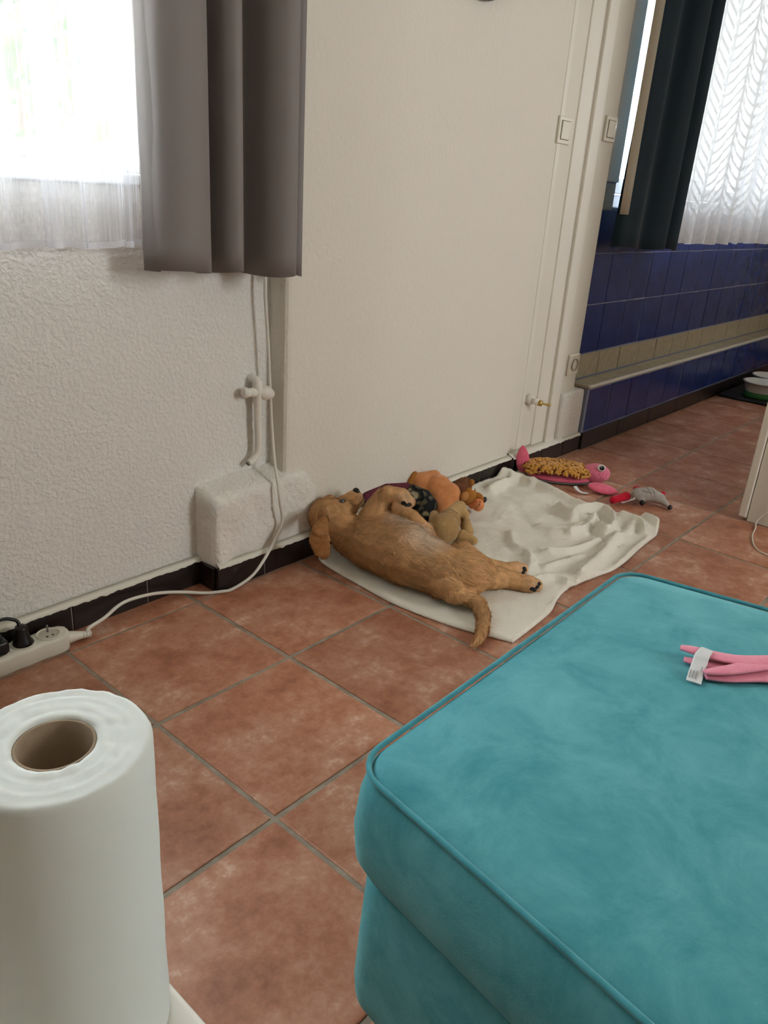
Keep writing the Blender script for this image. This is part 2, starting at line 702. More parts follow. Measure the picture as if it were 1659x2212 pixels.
# pier between the two windows (one mesh, subdivided and a little uneven)
bm = bmesh.new()
add_box(bm, (0.634, PY, 0.0), (1.745, 0.38, ZC), 0.016, 3)
wall_pier = struct(link('wall_pier', bm_mesh('wall_pier', bm), M_fine), 'white plaster pier behind the dog')
bm = bmesh.new()
add_box(bm, (1.745, PY + 0.012, 0.0), (2.075, 0.38, ZC))
add_box(bm, (2.075, PY + 0.006, 0.0), (2.19, 0.38, ZC))
wall_passage = struct(link('wall_passage', bm_mesh('wall_passage', bm), M_paint), 'smooth white wall in the doorway to the kitchen')
wall_kitchen = struct(wall_with_hole('wall_kitchen', 'x', 2.19, 5.4, ZC, KY + 0.0022, 0.40, [(2.412, 4.6, 0.945, 2.15)], M_bluegrout),
                      'blue tiled kitchen wall below the window')
wall_left = struct(wall_with_hole('wall_left', 'y', -3.5, 0.38, ZC, -2.55, -2.5, [], M_fine))
wall_front = struct(wall_with_hole('wall_front', 'x', -2.5, 5.4, ZC, -3.55, -3.5, [(1.25, 1.95, 0.95, 2.15)], M_fine))
wall_far = struct(wall_with_hole('wall_far', 'y', -3.5, 0.4, ZC, 5.4, 5.5, [(-3.15, -2.55, 1.1, 2.1)], M_paint))
wall_right = struct(box('wall_right', (2.022, -3.5, 0), (2.14, -0.745, ZC), M_paint))
lintel = struct(box('wall_lintel', (2.022, -0.745, 2.05), (2.14, PY + 0.01, ZC), M_paint))
ceiling = struct(box('ceiling', (-2.55, -3.55, ZC), (5.5, 0.4, ZC + 0.1), M_ceiling))

# ---- low lumpy plaster block on the wall
bm = bmesh.new()
nx, nz_ = 22, 18


def block_front(u, w):
    """surface of the plaster block: u along x 0..1, w bottom 0 .. top .. back 1"""
    x = 0.402 + u * 0.336
    H = 0.252 - 0.010 * (1 - u) - 0.05 * max(0, (u - 0.86) / 0.14) ** 2
    s = w * (H + 0.09)
    rd = 0.009
    if s < H - rd:
        y, z = 0.012, s
    elif s < H + 0.008:
        a = (s - (H - rd)) / (rd + 0.008) * PI / 2
        y, z = 0.012 + rd * (1 - math.cos(a)), H - rd + rd * math.sin(a)
    else:
        y, z = 0.012 + rd + (s - H - 0.008), H + (s - H - 0.008) * 0.30
    q = noise.noise(Vector((x * 16, z * 16, 1.7))) * 0.009 + noise.noise(Vector((x * 45, z * 45, 4.7))) * 0.0045
    y -= q * min(1, z / 0.05)
    z += q * 0.5 * min(1, z / 0.1)
    return x, y, z


grid = []
for i in range(nx + 1):
    grid.append([bm.verts.new(block_front(i / nx, k / nz_)) for k in range(nz_ + 1)])
for i in range(nx):
    for k in range(nz_):
        bm.faces.new((grid[i][k], grid[i + 1][k], grid[i + 1][k + 1], grid[i][k + 1]))
for col_, sgn in ((0, -1), (nx, 1)):   # left and right faces down to the wall
    back = [bm.verts.new((grid[col_][k].co.x - 0.008 * (1 if sgn < 0 else 1) * sgn * -1, 0.11, grid[col_][k].co.z)) for k in range(nz_ + 1)]
    for k in range(nz_):
        bm.faces.new((grid[col_][k], grid[col_][k + 1], back[k + 1], back[k]))
bmesh.ops.bevel(bm, geom=[e for e in bm.edges if len(e.link_faces) == 2 and e.calc_face_angle(0) > 1.0], offset=0.007, segments=3, affect='EDGES')
plinth = link('wall_plinth', bm_mesh('wall_plinth', bm), M_block, None, True)
struct(plinth, 'low lumpy white plaster block at the foot of the wall')
# the same kind of block on the kitchen side of the doorway
bm = bmesh.new()
add_box(bm, (2.078, 0.014, 0.0), (2.262, 0.13, 0.258), 0.014, 3)
bmesh.ops.subdivide_edges(bm, edges=bm.edges, cuts=2, use_grid_fill=True)
for v in bm.verts:
    q = noise.noise(v.co * 22) * 0.004
    v.co.y += q
    v.co.z += q
plinth2 = struct(link('wall_plinth_kitchen', bm_mesh('wall_plinth_kitchen', bm), M_block, None, True), 'small white plaster block at the kitchen doorway')

# ---- painted door lining against the wall, and the opposite jamb
door_1 = struct(empty('door_1', (2.0, PY, 0)), 'white painted door frame to the kitchen')
for nm, x0, x1, yf in (('lining_board', 1.912, 2.000, PY + 0.006), ('door_stop', 2.000, 2.066, PY - 0.006), ('cover_strip', 1.806, 1.832, PY + 0.009)):
    box(nm, (x0, yf, 0.066), (x1, PY + 0.02, 2.05), M_white, door_1, 0.004, 2)
box('jamb_post', (1.996, -0.766, 0.012), (2.15, -0.741, 2.05), M_white, door_1, 0.004)
box('jamb_board', (2.004, -0.87, 0.0), (2.024, -0.768, 2.05), M_white, door_1, 0.003)
box('jamb_edge', (1.998, -0.98, 0.0), (2.024, -0.8705, 2.05), M_white, door_1, 0.003)

# ---- baseboards: single dark glazed tiles
base_back = struct(empty('baseboard_back', (0, NY, 0)), 'dark brown glazed skirting tiles')


def skirting(parent, x0, x1, y, h=0.064, joints=(), m=M_dark, th=0.012):
    xs = [x0, *joints, x1]
    for a, b in zip(xs[:-1], xs[1:]):
        box('skirting_tile', (a + 0.0012, y, 0.0), (b - 0.0012, y + th, h), m, parent, 0.002)
    box('joint_filler', (x0 + 0.004, y + 0.002, 0.0), (x1 - 0.004, y + th - 0.001, h - 0.002), M_darkgrout, parent)


skirting(base_back, -2.5, 0.405, NY - 0.016, joints=(-2.3, -2.1, -1.9, -1.7, -1.5, -1.27, -1.03, -0.8, -0.57, -0.34, 0.052, 0.243))
skirting(base_back, 0.395, 0.742, -0.001, joints=(0.548,))
box('skirting_tile', (0.392, 0.0125, 0.0), (0.404, 0.068, 0.063), M_dark, base_back, 0.002)
skirting(base_back, 0.744, 1.775, 0.012, joints=(0.95, 1.15, 1.35, 1.55), th=0.013)
skirting(base_back, 1.777, 2.262, 0.004, joints=(1.95, 2.12), th=0.012)
box('skirting_tile', (1.777, 0.0165, 0.0), (2.123, PY + 0.012, 0.0635), M_dark, base_back)
base_kitchen = struct(empty('baseboard_kitchen', (2.3, 0, 0)), 'near black skirting tiles in the kitchen')
skirting(base_kitchen, 2.264, 5.4, -0.004, h=0.07, joints=(2.6, 2.93, 3.26, 3.6, 3.93, 4.26, 4.6, 5.0))
box('skirting_tile', (5.385, -3.4, 0), (5.4, -0.02, 0.07), M_dark, base_kitchen)
struct(box('baseboard_right', (2.012, -3.4, 0), (2.022, -0.99, 0.064), M_dark, None, 0.002))


def paint_edge(parent, x0, x1, y, z, amp=0.0045, dep=0.012):
    """uneven bead of wall paint along the top of the skirting"""
    n = int((x1 - x0) / 0.006)
    V, F = [], []
    for i in range(n + 1):
        x = x0 + (x1 - x0) * i / n
        d = noise.noise(Vector((x * 70, z, 2))) * amp + noise.noise(Vector((x * 17, z, 5))) * amp * .6
        d2 = 0.0015 + 0.001 * noise.noise(Vector((x * 50, 8, z)))
        V += [(x, y - d2, z - 0.002 + d), (x, y - d2 - 0.0008, z + 0.003 + d * .5), (x, y + dep, z + 0.007 + dep * .35), (x, y + dep, z - 0.002 + d)]
    for i in range(n):
        for k in range(3):
            F.append((i * 4 + k, (i + 1) * 4 + k, (i + 1) * 4 + k + 1, i * 4 + k + 1))
    return link('paint_edge', me_from('paint_edge', V, F), M_paint, parent, True)


paint_edge(wall_back, -1.2, 0.40, NY - 0.016, 0.064)
paint_edge(plinth, 0.4, 0.74, -0.001, 0.064)
paint_edge(wall_pier, 0.75, 1.745, 0.012, 0.064, 0.003, 0.015)
paint_edge(wall_passage, 1.745, 2.125, 0.004, 0.064, dep=0.034)
paint_edge(plinth2, 2.125, 2.26, 0.004, 0.064)

# ---- kitchen tiles, cream band and ledge
tile_cache = {}


def wall_tile(parent, x0, x1, z0, z1, y, m, nm='tile'):
    key = (round(x1 - x0, 3), round(z1 - z0, 3), m.name)
    if key not in tile_cache:
        b2 = bmesh.new()
        g = 0.0020
        add_box(b2, (g, 0, g), (x1 - x0 - g, 0.008, z1 - z0 - g))
        fr = [e for e in b2.edges if all(v.co.y < 1e-6 for v in e.verts)]
        bmesh.ops.bevel(b2, geom=fr, offset=0.0016, segments=2, affect='EDGES')
        me = bm_mesh('tile', b2)
        me.materials.append(m)
        tile_cache[key] = me
    o = bpy.data.objects.new(nm, tile_cache[key])
    o.location = (x0, y + random.uniform(-0.0006, 0.0006), z0)
    o.rotation_euler = (random.uniform(-.004, .004), 0, random.uniform(-.006, .006))
    C.objects.link(o)
    o.parent = parent


for i in range(16):
    x0 = 2.281 + i * 0.2
    if x0 > 5.2:
        break
    for z0, z1 in ((0.374, 0.574), (0.574, 0.774), (0.774, 0.934)):
        wall_tile(wall_kitchen, x0, x0 + 0.2, z0, z1, KY, M_blue)
    wall_tile(wall_kitchen, x0 + 0.03, x0 + 0.23, 0.272, 0.372, KY - 0.001, M_cream)
    if i < 15:
        wall_tile(wall_kitchen, x0, x0 + 0.2, 0.072, 0.252, 0.004, M_blue)
for z0, z1, m_ in ((0.374, 0.574, M_blue), (0.574, 0.774, M_blue), (0.774, 0.934, M_blue), (0.934, 1.034, M_cream)):
    wall_tile(wall_kitchen, 2.192, 2.281, z0, z1, KY, m_)
wall_tile(wall_kitchen, 2.281, 2.41, 0.934, 1.034, KY, M_cream)
wall_tile(wall_kitchen, 2.192, 2.311, 0.272, 0.372, KY - 0.001, M_cream)
struct(box('wall_kitchen_reveal', (2.192, KY - 0.0, 1.036), (2.41, KY + 0.0078, 2.4), M_paint))
trim_1 = struct(box('trim_1', (2.264, 0.0062, 0.0), (5.4, KY + 0.006, 0.2545), M_bluegrout), 'low tiled ledge along the kitchen wall')
for i in range(16):
    x0 = 2.264 + i * 0.2
    x1 = min(x0 + 0.2, 5.4)
    box('ledge_tile', (x0 + 0.0012, 0.012, 0.255), (x1 - 0.0012, KY - 0.003, 0.268), M_cream, trim_1, 0.002)
box('ledge_nosing', (2.268, -0.004, 0.2575), (5.4, 0.0115, 0.2705), mat('pale_nosing', '#dcd5c6', 0.4), trim_1, 0.004, 3, True)

# ---- windows
def window(name, x0, x1, z0, z1, y, mull, label, fw=0.05, inner=0.045):
    w = struct(empty(name, (x0, y, z0)), label)
    bmf = bmesh.new()
    add_box(bmf, (x0, y, z0), (x0 + fw, y + 0.06, z1), 0.004)
    add_box(bmf, (x1 - fw, y, z0), (x1, y + 0.06, z1), 0.004)
    add_box(bmf, (x0 + fw, y, z0), (x1 - fw, y + 0.06, z0 + fw), 0.004)
    add_box(bmf, (x0 + fw, y, z1 - fw), (x1 - fw, y + 0.06, z1), 0.004)
    link('window_frame', bm_mesh('window_frame', bmf), M_frame, w)
    xs = [x0 + fw, *mull, x1 - fw]
    for a, b in zip(xs[:-1], xs[1:]):
        bmf = bmesh.new()
        s = inner
        a2, b2 = a + 0.004, b - 0.004
        za, zb = z0 + fw + 0.004, z1 - fw - 0.004
        add_box(bmf, (a2, y - 0.012, za), (a2 + s, y + 0.04, zb), 0.004)
        add_box(bmf, (b2 - s, y - 0.012, za), (b2, y + 0.04, zb), 0.004)
        add_box(bmf, (a2 + s, y - 0.012, za), (b2 - s, y + 0.04, za + s), 0.004)
        add_box(bmf, (a2 + s, y - 0.012, zb - s), (b2 - s, y + 0.04, zb), 0.004)
        sash = link('sash', bm_mesh('sash', bmf), M_frame, w)
        box('pane', (a2 + s - .003, y + 0.012, za + s - .003), (b2 - s + .003, y + 0.018, zb - s + .003), M_glass, sash)
    return w


w1 = window('window_1', -0.70, 0.42, 0.95, 2.13, 0.27, (-0.14,), 'white framed living room window behind the string curtain', 0.02, 0.03)
box('window_sill', (-0.74, NY - 0.012, 0.93), (0.46, 0.27, 0.951), M_frame, w1, 0.004)
w2 = window('window_2', 2.412, 4.6, 0.945, 2.15, 0.20, (3.5,), 'white framed kitchen window behind the lace curtain', 0.05, 0.06)
w3 = struct(empty('added_window_3', (1.6, -3.5, 0.95)), 'unseen window added behind the camera to light the pier wall')  # assumed window out of view, placed and sized for light on the pier
bm = bmesh.new()
for lo, hi in (((1.25, -3.55, .95), (1.31, -3.5, 2.15)), ((1.89, -3.55, .95), (1.95, -3.5, 2.15)), ((1.31, -3.55, .95), (1.89, -3.5, 1.01)), ((1.31, -3.55, 2.09), (1.89, -3.5, 2.15))):
    add_box(bm, lo, hi, 0.004)
link('window_frame', bm_mesh('window_frame', bm), M_frame, w3)
w4 = struct(empty('added_window_4', (5.45, -2.85, 1.1)), 'unseen window added at the far end to brighten the kitchen')  # invented window out of view, lifts light on kitchen tiles and floor
bm = bmesh.new()
for lo, hi in (((5.42, -3.15, 1.1), (5.48, -3.10, 2.1)), ((5.42, -2.60, 1.1), (5.48, -2.55, 2.1)), ((5.42, -3.10, 1.1), (5.48, -2.60, 1.15)), ((5.42, -3.10, 2.05), (5.48, -2.60, 2.1))):
    add_box(bm, lo, hi, 0.004)
link('window_frame', bm_mesh('window_frame', bm), M_frame, w4)
ground = struct(box('terrace', (-14, -14, -0.32), (16, 14, -0.2), M_outdoor), 'pale terrace outside')

# ================================================================== THINGS
# ---- ottoman
def velvet():
    m = mat('teal_velvet', '#2b8791', 0.9, 0.1, sheen=0.5)
    nt = m.node_tree
    b = nt.nodes['Principled BSDF']
    geo = nt.nodes['Geometry']
    b.inputs['Sheen Tint'].default_value = lin('#9fdde2')
    b.inputs['Sheen Roughness'].default_value = 0.5
    n1 = nt.nodes.new('ShaderNodeTexNoise')
    n1.inputs['Scale'].default_value = 11
    n1.inputs['Detail'].default_value = 9
    n1.inputs['Roughness'].default_value = 0.7
    n1.inputs['Distortion'].default_value = 0.4
    nt.links.new(geo.outputs['Position'], n1.inputs['Vector'])
    r = nt.nodes.new('ShaderNodeValToRGB')
    e = r.color_ramp.elements
    e[0].position, e[0].color = 0.30, lin('#37858f')
    e[1].position, e[1].color = 0.72, lin('#67abb3')
    nt.links.new(n1.outputs['Fac'], r.inputs['Fac'])
    nt.links.new(r.outputs['Color'], b.inputs['Base Color'])
    n2 = nt.nodes.new('ShaderNodeTexNoise')
    n2.inputs['Scale'].default_value = 420
    n2.inputs['Detail'].default_value = 2
    nt.links.new(geo.outputs['Position'], n2.inputs['Vector'])
    bp = nt.nodes.new('ShaderNodeBump')
    bp.inputs['Strength'].default_value = 0.25
    bp.inputs['Distance'].default_value = 0.001
    nt.links.new(n2.outputs['Fac'], bp.inputs['Height'])
    nt.links.new(bp.outputs['Normal'], b.inputs['Normal'])
    return m


M_teal = velvet()
M_teal_pipe = mat('teal_piping', '#4a98a2', 0.8, 0.2, sheen=0.4, col2='#3b8791', cscale=40)
OT = [(-0.197, -0.997), (0.430, -0.987), (0.57, -1.66), (-0.295, -1.70)]   # top outline, world x-y


def outline(pts, rad, inset, seg=10):
    """rounded polygon (clockwise corner list), shrunk by inset"""
    P2 = [Vector(p) for p in pts]
    cen = sum(P2, Vector((0, 0))) / len(P2)
    n = len(P2)
    off = []
    for i in range(n):
        a, b, c = P2[i - 1], P2[i], P2[(i + 1) % n]
        d1, d2 = (b - a).normalized(), (c - b).normalized()
        n1, n2 = Vector((-d1.y, d1.x)), Vector((-d2.y, d2.x))
        if n1.dot(cen - b) < 0:
            n1, n2 = -n1, -n2
        k = inset / (1 + n1.dot(n2))
        off.append(b + (n1 + n2) * k)
    out = []
    for i in range(n):
        a, b, c = off[i - 1], off[i], off[(i + 1) % n]
        d1, d2 = (a - b).normalized(), (c - b).normalized()
        ang = d1.angle(d2)
        t = rad / math.tan(ang / 2)
        p1, p2 = b + d1 * t, b + d2 * t
        cc = b + (d1 + d2).normalized() * (rad / math.sin(ang / 2))
        a1 = math.atan2(p1.y - cc.y, p1.x - cc.x)
        a2 = math.atan2(p2.y - cc.y, p2.x - cc.x)
        da = (a2 - a1 + PI) % (2 * PI) - PI
        for s in range(seg + 1):
            th = a1 + da * s / seg
            out.append(cc + Vector((math.cos(th), math.sin(th))) * rad)
    # even resampling of the straight runs
    res = []
    for i in range(len(out)):
        p, q = out[i], out[(i + 1) % len(out)]
        L = (q - p).length
        k = max(1, int(L / 0.025))
        for s in range(k):
            res.append(p.lerp(q, s / k))
    return res


def loft(name, rings, cap_top=True, cap_bot=True):
    n = len(rings[0])
    V = [tuple(v) for r in rings for v in r]
    F = []
    for i in range(len(rings) - 1):
        for k in range(n):
            F.append((i * n + k, i * n + (k + 1) % n, (i + 1) * n + (k + 1) % n, (i + 1) * n + k))
    if cap_bot:
        F.append(tuple(range(n - 1, -1, -1)))
    if cap_top:
        F.append(tuple((len(rings) - 1) * n + k for k in range(n)))
    me = me_from(name, V, F)
    b2 = bmesh.new()
    b2.from_mesh(me)
    bmesh.ops.recalc_face_normals(b2, faces=b2.faces)
    b2.to_mesh(me)
    b2.free()
    return me


base_ol = outline(OT, 0.045, 0.0)
cenO = sum(base_ol, Vector((0, 0))) / len(base_ol)


def ring(inset, z, wob=0.0):
    out = []
    for p in base_ol:
        d = cenO - p
        q = p + d.normalized() * inset
        w = noise.noise(Vector((q.x * 7, q.y * 7, z * 5))) * wob
        out.append((q.x, q.y, z + w))
    return out


ottoman = tag(empty('ottoman', (0.13, -1.33, 0)), 'teal velvet ottoman with piped cushion top in the foreground', 'ottoman')
rings = [ring(0.012, 0.112), ring(0.006, 0.118), ring(0.004, 0.14), ring(0.006, 0.20), ring(0.010, 0.285), ring(0.018, 0.300)]
link('body', loft('body', rings), M_teal, ottoman, True)
rings = [ring(0.022, 0.298), ring(0.008, 0.304), ring(-0.004, 0.325), ring(-0.007, 0.36, .003), ring(-0.003, 0.40, .003), ring(0.004, 0.424), ring(0.012, 0.432)]
for k in range(1, 15):
    f = k / 14
    s = 1 - f
    r_ = []
    for p in base_ol:
        q = cenO + (p - cenO) * (s * 0.965 + 0.0)
        dome = 0.012 * (1 - s ** 4)
        # shallow creases of the stretched cover
        cre = 0.0035 * math.sin((q.x * 0.8 - q.y * 0.9) * 42) * max(0, min(1, (q.x - 0.30) / 0.1))
        r_.append((q.x, q.y, 0.433 + dome + noise.noise(Vector((q.x * 5, q.y * 5, 9))) * 0.003 + cre * s * min(1, f * 6)))
    rings.append(r_)
cush = link('cushion', loft('cushion', rings), M_teal, ottoman, True)
pp = [Vector(v) for v in ring(0.004, 0.432)]
tm = tube_mesh('piping', pp + [pp[0]], 0.0031, 8, False)
link('piping', tm, M_teal_pipe, ottoman, True)
for x, y in ((-0.15, -1.06), (0.37, -1.06), (0.47, -1.6), (-0.22, -1.63)):
    lm = lathe_mesh('leg', [(0.0, 0.0), (0.014, 0.0), (0.016, 0.004), (0.024, 0.114), (0.0, 0.114)], 20)
    lg = link('leg', lm, mat('dark_wood', '#2c2019', 0.4) if 'dark_wood' not in bpy.data.materials else bpy.data.materials['dark_wood'], ottoman, True)
    lg.location = Vector((x, y, 0)) - Vector((0.13, -1.33, 0))
    lg.matrix_parent_inverse = Matrix.Identity(4)

# ---- pink felt strips on the ottoman
M_pink = mat('pink_felt', '#ee97aa', 0.85, 0.2, col2='#e88ba0', cscale=60, sheen=0.3, bump=0.2, bscale=300, bdist=0.001)
M_pinkedge = mat('pink_edge_stitch', '#d784a4', 0.8)
M_tag = mat('white_satin_label', '#dcdcdc', 0.5)


def ribbon(name, pts, w, th, m, parent, side=None, n=8):
    """flat soft strip along pts, width w (number or list), rounded ends"""
    c = catmull(pts, n)
    N = len(c)
    ws = list(np.interp(np.linspace(0, 1, N), np.linspace(0, 1, len(w)), w)) if isinstance(w, (list, tuple)) else [w] * N
    V, F = [], []
    for i in range(N):
        t = (c[min(i + 1, N - 1)] - c[max(i - 1, 0)]).normalized()
        s = Vector(side) if side else t.cross(Vector((0, 0, 1)))
        s = (s - t * s.dot(t)).normalized()
        up = s.cross(t).normalized()
        for (a, b) in ((-1, 0), (-.8, 1), (0, 1.15), (.8, 1), (1, 0), (.8, -1), (0, -1.15), (-.8, -1)):
            V.append(c[i] + s * (a * ws[i]) + up * (b * th))
    for i in range(N - 1):
        for k in range(8):
            F.append((i * 8 + k, i * 8 + (k + 1) % 8, (i + 1) * 8 + (k + 1) % 8, (i + 1) * 8 + k))
    F.append(tuple(range(7, -1, -1)))
    F.append(tuple((N - 1) * 8 + k for k in range(8)))
    return link(name, me_from(name, V, F), m, parent, True)


pink = tag(empty('felt_toy', (0.2384, -1.2039, 0.4470)), 'pink felt strips with white label lying on the teal ottoman', 'dog toy')
endw = [0.004, 0.0085, 0.0105, 0.011, 0.011, 0.0105]
ribbon('strip', [(0.2147, -1.1651, 0.4495), (0.2230, -1.1865, 0.4495), (0.2427, -1.2130, 0.4495), (0.2636, -1.2496, 0.4500), (0.2851, -1.2856, 0.4500)], endw, 0.0018, M_pink, pink)
ribbon('strip', [(0.2286, -1.1542, 0.4555), (0.2317, -1.1701, 0.4570), (0.2427, -1.2002, 0.4565), (0.2595, -1.2275, 0.4575), (0.3147, -1.2759, 0.4580)], endw, 0.0018, M_pink, pink)
ribbon('strip', [(0.1960, -1.1981, 0.4495), (0.2138, -1.2174, 0.4495), (0.2412, -1.2406, 0.4495), (0.2659, -1.2700, 0.4500), (0.2808, -1.2893, 0.4500)], endw, 0.0018, M_pink, pink)
ribbon('strip', [(0.1953, -1.1965, 0.4555), (0.2178, -1.2144, 0.4565), (0.2465, -1.2318, 0.4570), (0.2820, -1.2533, 0.4565), (0.3139, -1.2766, 0.4560)], endw, 0.0018, M_pink, pink)
lb = ribbon('label', [(0.2409, -1.1819, 0.4605), (0.2212, -1.1830, 0.4605), (0.2124, -1.1845, 0.4560), (0.1969, -1.1874, 0.4515), (0.1774, -1.1919, 0.4475)], [0.0075, 0.0085, 0.0085, 0.0085, 0.0085], 0.0004, M_tag, pink)
M_print = mat('grey_print', '#9b9b9b', 0.7)
for k, (a, b) in enumerate(((0.30, 0.52), (0.56, 0.94), (0.56, 0.94), (0.56, 0.94))):
    p0, p1 = Vector((0.2135, -1.1842, 0.4580)), Vector((0.1801, -1.1912, 0.4484))
    d = (p1 - p0).normalized()
    s = d.cross(Vector((0, 0, 1))).normalized()
    o_ = (k - 1.2) * 0.0036
    q0, q1 = p0.lerp(p1, a) + s * o_ + Vector((0, 0, .0006)), p0.lerp(p1, b) + s * o_ + Vector((0, 0, .0006))
    link('print_line', me_from('print_line', [q0 - s * .0006, q0 + s * .0006, q1 + s * .0006, q1 - s * .0006], [(0, 1, 2, 3)]), M_print, lb)

# ---- side table and paper roll
M_tablew = mat('white_lacquer', '#ece9df', 0.25, 0.5)
TZ = 0.415
tbl = tag(empty('side_table', (-0.62, -1.2, 0)), 'white side table with rounded corner under the paper roll', 'side table')
tpts = [(-0.80, -0.995), (-0.440, -0.995), (-0.440, -1.36), (-0.80, -1.36)]
ol = outline(tpts, 0.035, 0.0, 8)
cT = sum(ol, Vector((0, 0))) / len(ol)


def tring(ins, z):
    return [(p.x + (cT - p).normalized().x * ins, p.y + (cT - p).normalized().y * ins, z) for p in ol]


link('table_top', loft('table_top', [tring(.006, TZ - .024), tring(0, TZ - .018), tring(0, TZ - .006), tring(.003, TZ - .001), tring(.007, TZ)]), M_tablew, tbl, True)
for x, y in ((-0.765, -1.055), (-0.482, -1.055), (-0.482, -1.325), (-0.765, -1.325)):
    bm = bmesh.new()
    add_box(bm, (x - .018, y - .018, 0), (x + .018, y + .018, TZ - .024), .003)
    link('leg', bm_mesh('leg', bm), M_tablew, tbl)

roll = tag(empty('paper_towel_roll', (-0.4965, -1.0365, TZ)), 'white kitchen paper roll standing in the left foreground', 'paper roll')


def paper_mat():
    m = mat('embossed_tissue', '#e1e4df', 0.9, 0.1, subsurf=0.15)
    nt = m.node_tree
    b = nt.nodes['Principled BSDF']
    geo = nt.nodes['Geometry']
    v = nt.nodes.new('ShaderNodeTexVoronoi')
    v.feature = 'SMOOTH_F1'
    v.inputs['Scale'].default_value = 60
    n = nt.nodes.new('ShaderNodeTexNoise')
    n.inputs['Scale'].default_value = 30
    nt.links.new(geo.outputs['Position'], v.inputs['Vector'])
    nt.links.new(geo.outputs['Position'], n.inputs['Vector'])
    ad = nt.nodes.new('ShaderNodeMath')
    nt.links.new(v.outputs['Distance'], ad.inputs[0])
    nt.links.new(n.outputs['Fac'], ad.inputs[1])
    bp = nt.nodes.new('ShaderNodeBump')
    bp.inputs['Strength'].default_value = 0.12
    bp.inputs['Distance'].default_value = 0.004
    nt.links.new(ad.outputs[0], bp.inputs['Height'])
    nt.links.new(bp.outputs['Normal'], b.inputs['Normal'])
    return m


M_paper = paper_mat()
H = 0.652 - TZ
# wound paper: slightly uneven top
prof = [(0.0228, 0.001), (0.0528, 0.001), (0.0538, 0.004)]
prof += [(0.0538 + 0.0003 * math.sin(k * 1.7), 0.004 + (H - 0.010) * k / 12) for k in range(1, 12)]
prof += [(0.0536, H - 0.0035), (0.0520, H - 0.0005)]
prof += [(0.0520 - (0.0520 - 0.0235) * k / 10, H + 0.0006 * math.sin(k * 2.3)) for k in range(1, 10)]
prof += [(0.0228, H - 0.0006)]
pm = lathe_mesh('wound_paper', prof, 72, True)
for v in pm.vertices:
    if v.co.z > H - 0.006:
        v.co.z += noise.noise(Vector((v.co.x * 180, v.co.y * 180, 3))) * 0.0012
    rr = math.hypot(v.co.x, v.co.y)
    if rr > 0.05:
        q = 1 + 0.010 * noise.noise(Vector((v.co.x * 14, v.co.y * 14, v.co.z * 5)))
        v.co.x *= q
        v.co.y *= q
wp = link('wound_paper', pm, M_paper, None, True)
wp.parent = roll
tb = link('cardboard_tube', lathe_mesh('cardboard_tube', [(0.0208, 0.0), (0.0227, 0.0), (0.0227, H - 0.001), (0.0208, H - 0.001)], 48, True),
          mat('grey_cardboard', '#a3907a', 0.9, 0.1, col2='#95826d', cscale=50), None, True)
tb.parent = roll
fl_ = ribbon('loose_sheet_edge', [(-0.4965 - 0.0535, -1.0365 + 0.006, TZ + .01), (-0.4965 - 0.0545, -1.0365 + 0.004, TZ + .12), (-0.4965 - 0.0538, -1.0365 + 0.006, H + TZ - .002)], 0.004, 0.0004, M_paper, roll, (0.3, 1, 0))

# ---- curtains
def curtain_mesh(name, prof, z0f, z1, nz=14, th=0.0016, wob=0.004, hem=0.0, swing=None, uvs=False):
    """prof: plan points (x, y); z0f(u) gives the hem height; a thin cloth with two faces"""
    pts = catmull([(a, b, 0) for a, b in prof], 6)
    n = len(pts)
    Ls = [0]
    for i in range(1, n):
        Ls.append(Ls[-1] + (pts[i] - pts[i - 1]).length)
    V = []
    for k in range(nz + 1):
        for i, p in enumerate(pts):
            u = i / (n - 1)
            zz0 = z0f(u)
            z = zz0 + (z1 - zz0) * (k / nz) ** 1.25
            f = (z - zz0) / (z1 - zz0)
            dx = noise.noise(Vector((p.x * 9, z * 1.3, 1.1))) * wob
            dy = noise.noise(Vector((p.x * 9, z * 1.3, 7.1))) * wob
            sx = swing(u, f) if swing else 0
            V.append(Vector((p.x + dx + sx, p.y + dy, z)))
    F = []
    for k in range(nz):
        for i in range(n - 1):
            F.append((k * n + i, k * n + i + 1, (k + 1) * n + i + 1, (k + 1) * n + i))
    me = me_from(name, V, F)
    if uvs:
        uv = me.uv_layers.new(name='UVMap')
        for lp in me.loops:
            i, k = lp.vertex_index % n, lp.vertex_index // n
            uv.data[lp.index].uv = (Ls[i], V[lp.vertex_index].z - z0f(i / (n - 1)))
    if th:
        b2 = bmesh.new()
        b2.from_mesh(me)
        bmesh.ops.solidify(b2, geom=b2.faces[:], thickness=th)
        b2.to_mesh(me)
        b2.free()
    me.shade_smooth()
    return me


M_brown = mat('taupe_satin', '#837b77', 0.6, 0.35, bump=0.12, bscale=900, bdist=0.0006, sheen=0.25)
prof = [(.243, .012), (.248, -.012), (.262, -.040), (.300, -.058), (.345, -.056), (.366, -.036), (.369, .004), (.378, .034), (.390, .034), (.400, .004), (.412, -.030), (.432, -.046),
        (.450, -.040), (.464, -.006), (.478, .026), (.494, .034), (.508, .020), (.520, -.030), (.542, -.060), (.570, -.070), (.580, -.058), (.579, -.010), (.584, .022), (.598, .020), (.614, -.004), (.630, -.016), (.641, -.018)]
zb = lambda u: 0.776 - 0.016 * u + 0.006 * math.sin(u * 17)
cm = curtain_mesh('curtain_cloth', prof, zb, 2.2, 16, 0.0018, 0.004)
brown = tag(empty('curtain', (0.44, -0.02, 0.77)), 'taupe grey satin curtain hanging at the living room window', 'curtain')
cl = link('cloth', cm, M_brown, brown)
hm = curtain_mesh('side_hem', [(.2425, .010), (.2475, -.010), (.256, -.026)], lambda u: zb(0) + 0.001, 2.2, 16, 0.0012, 0.004)
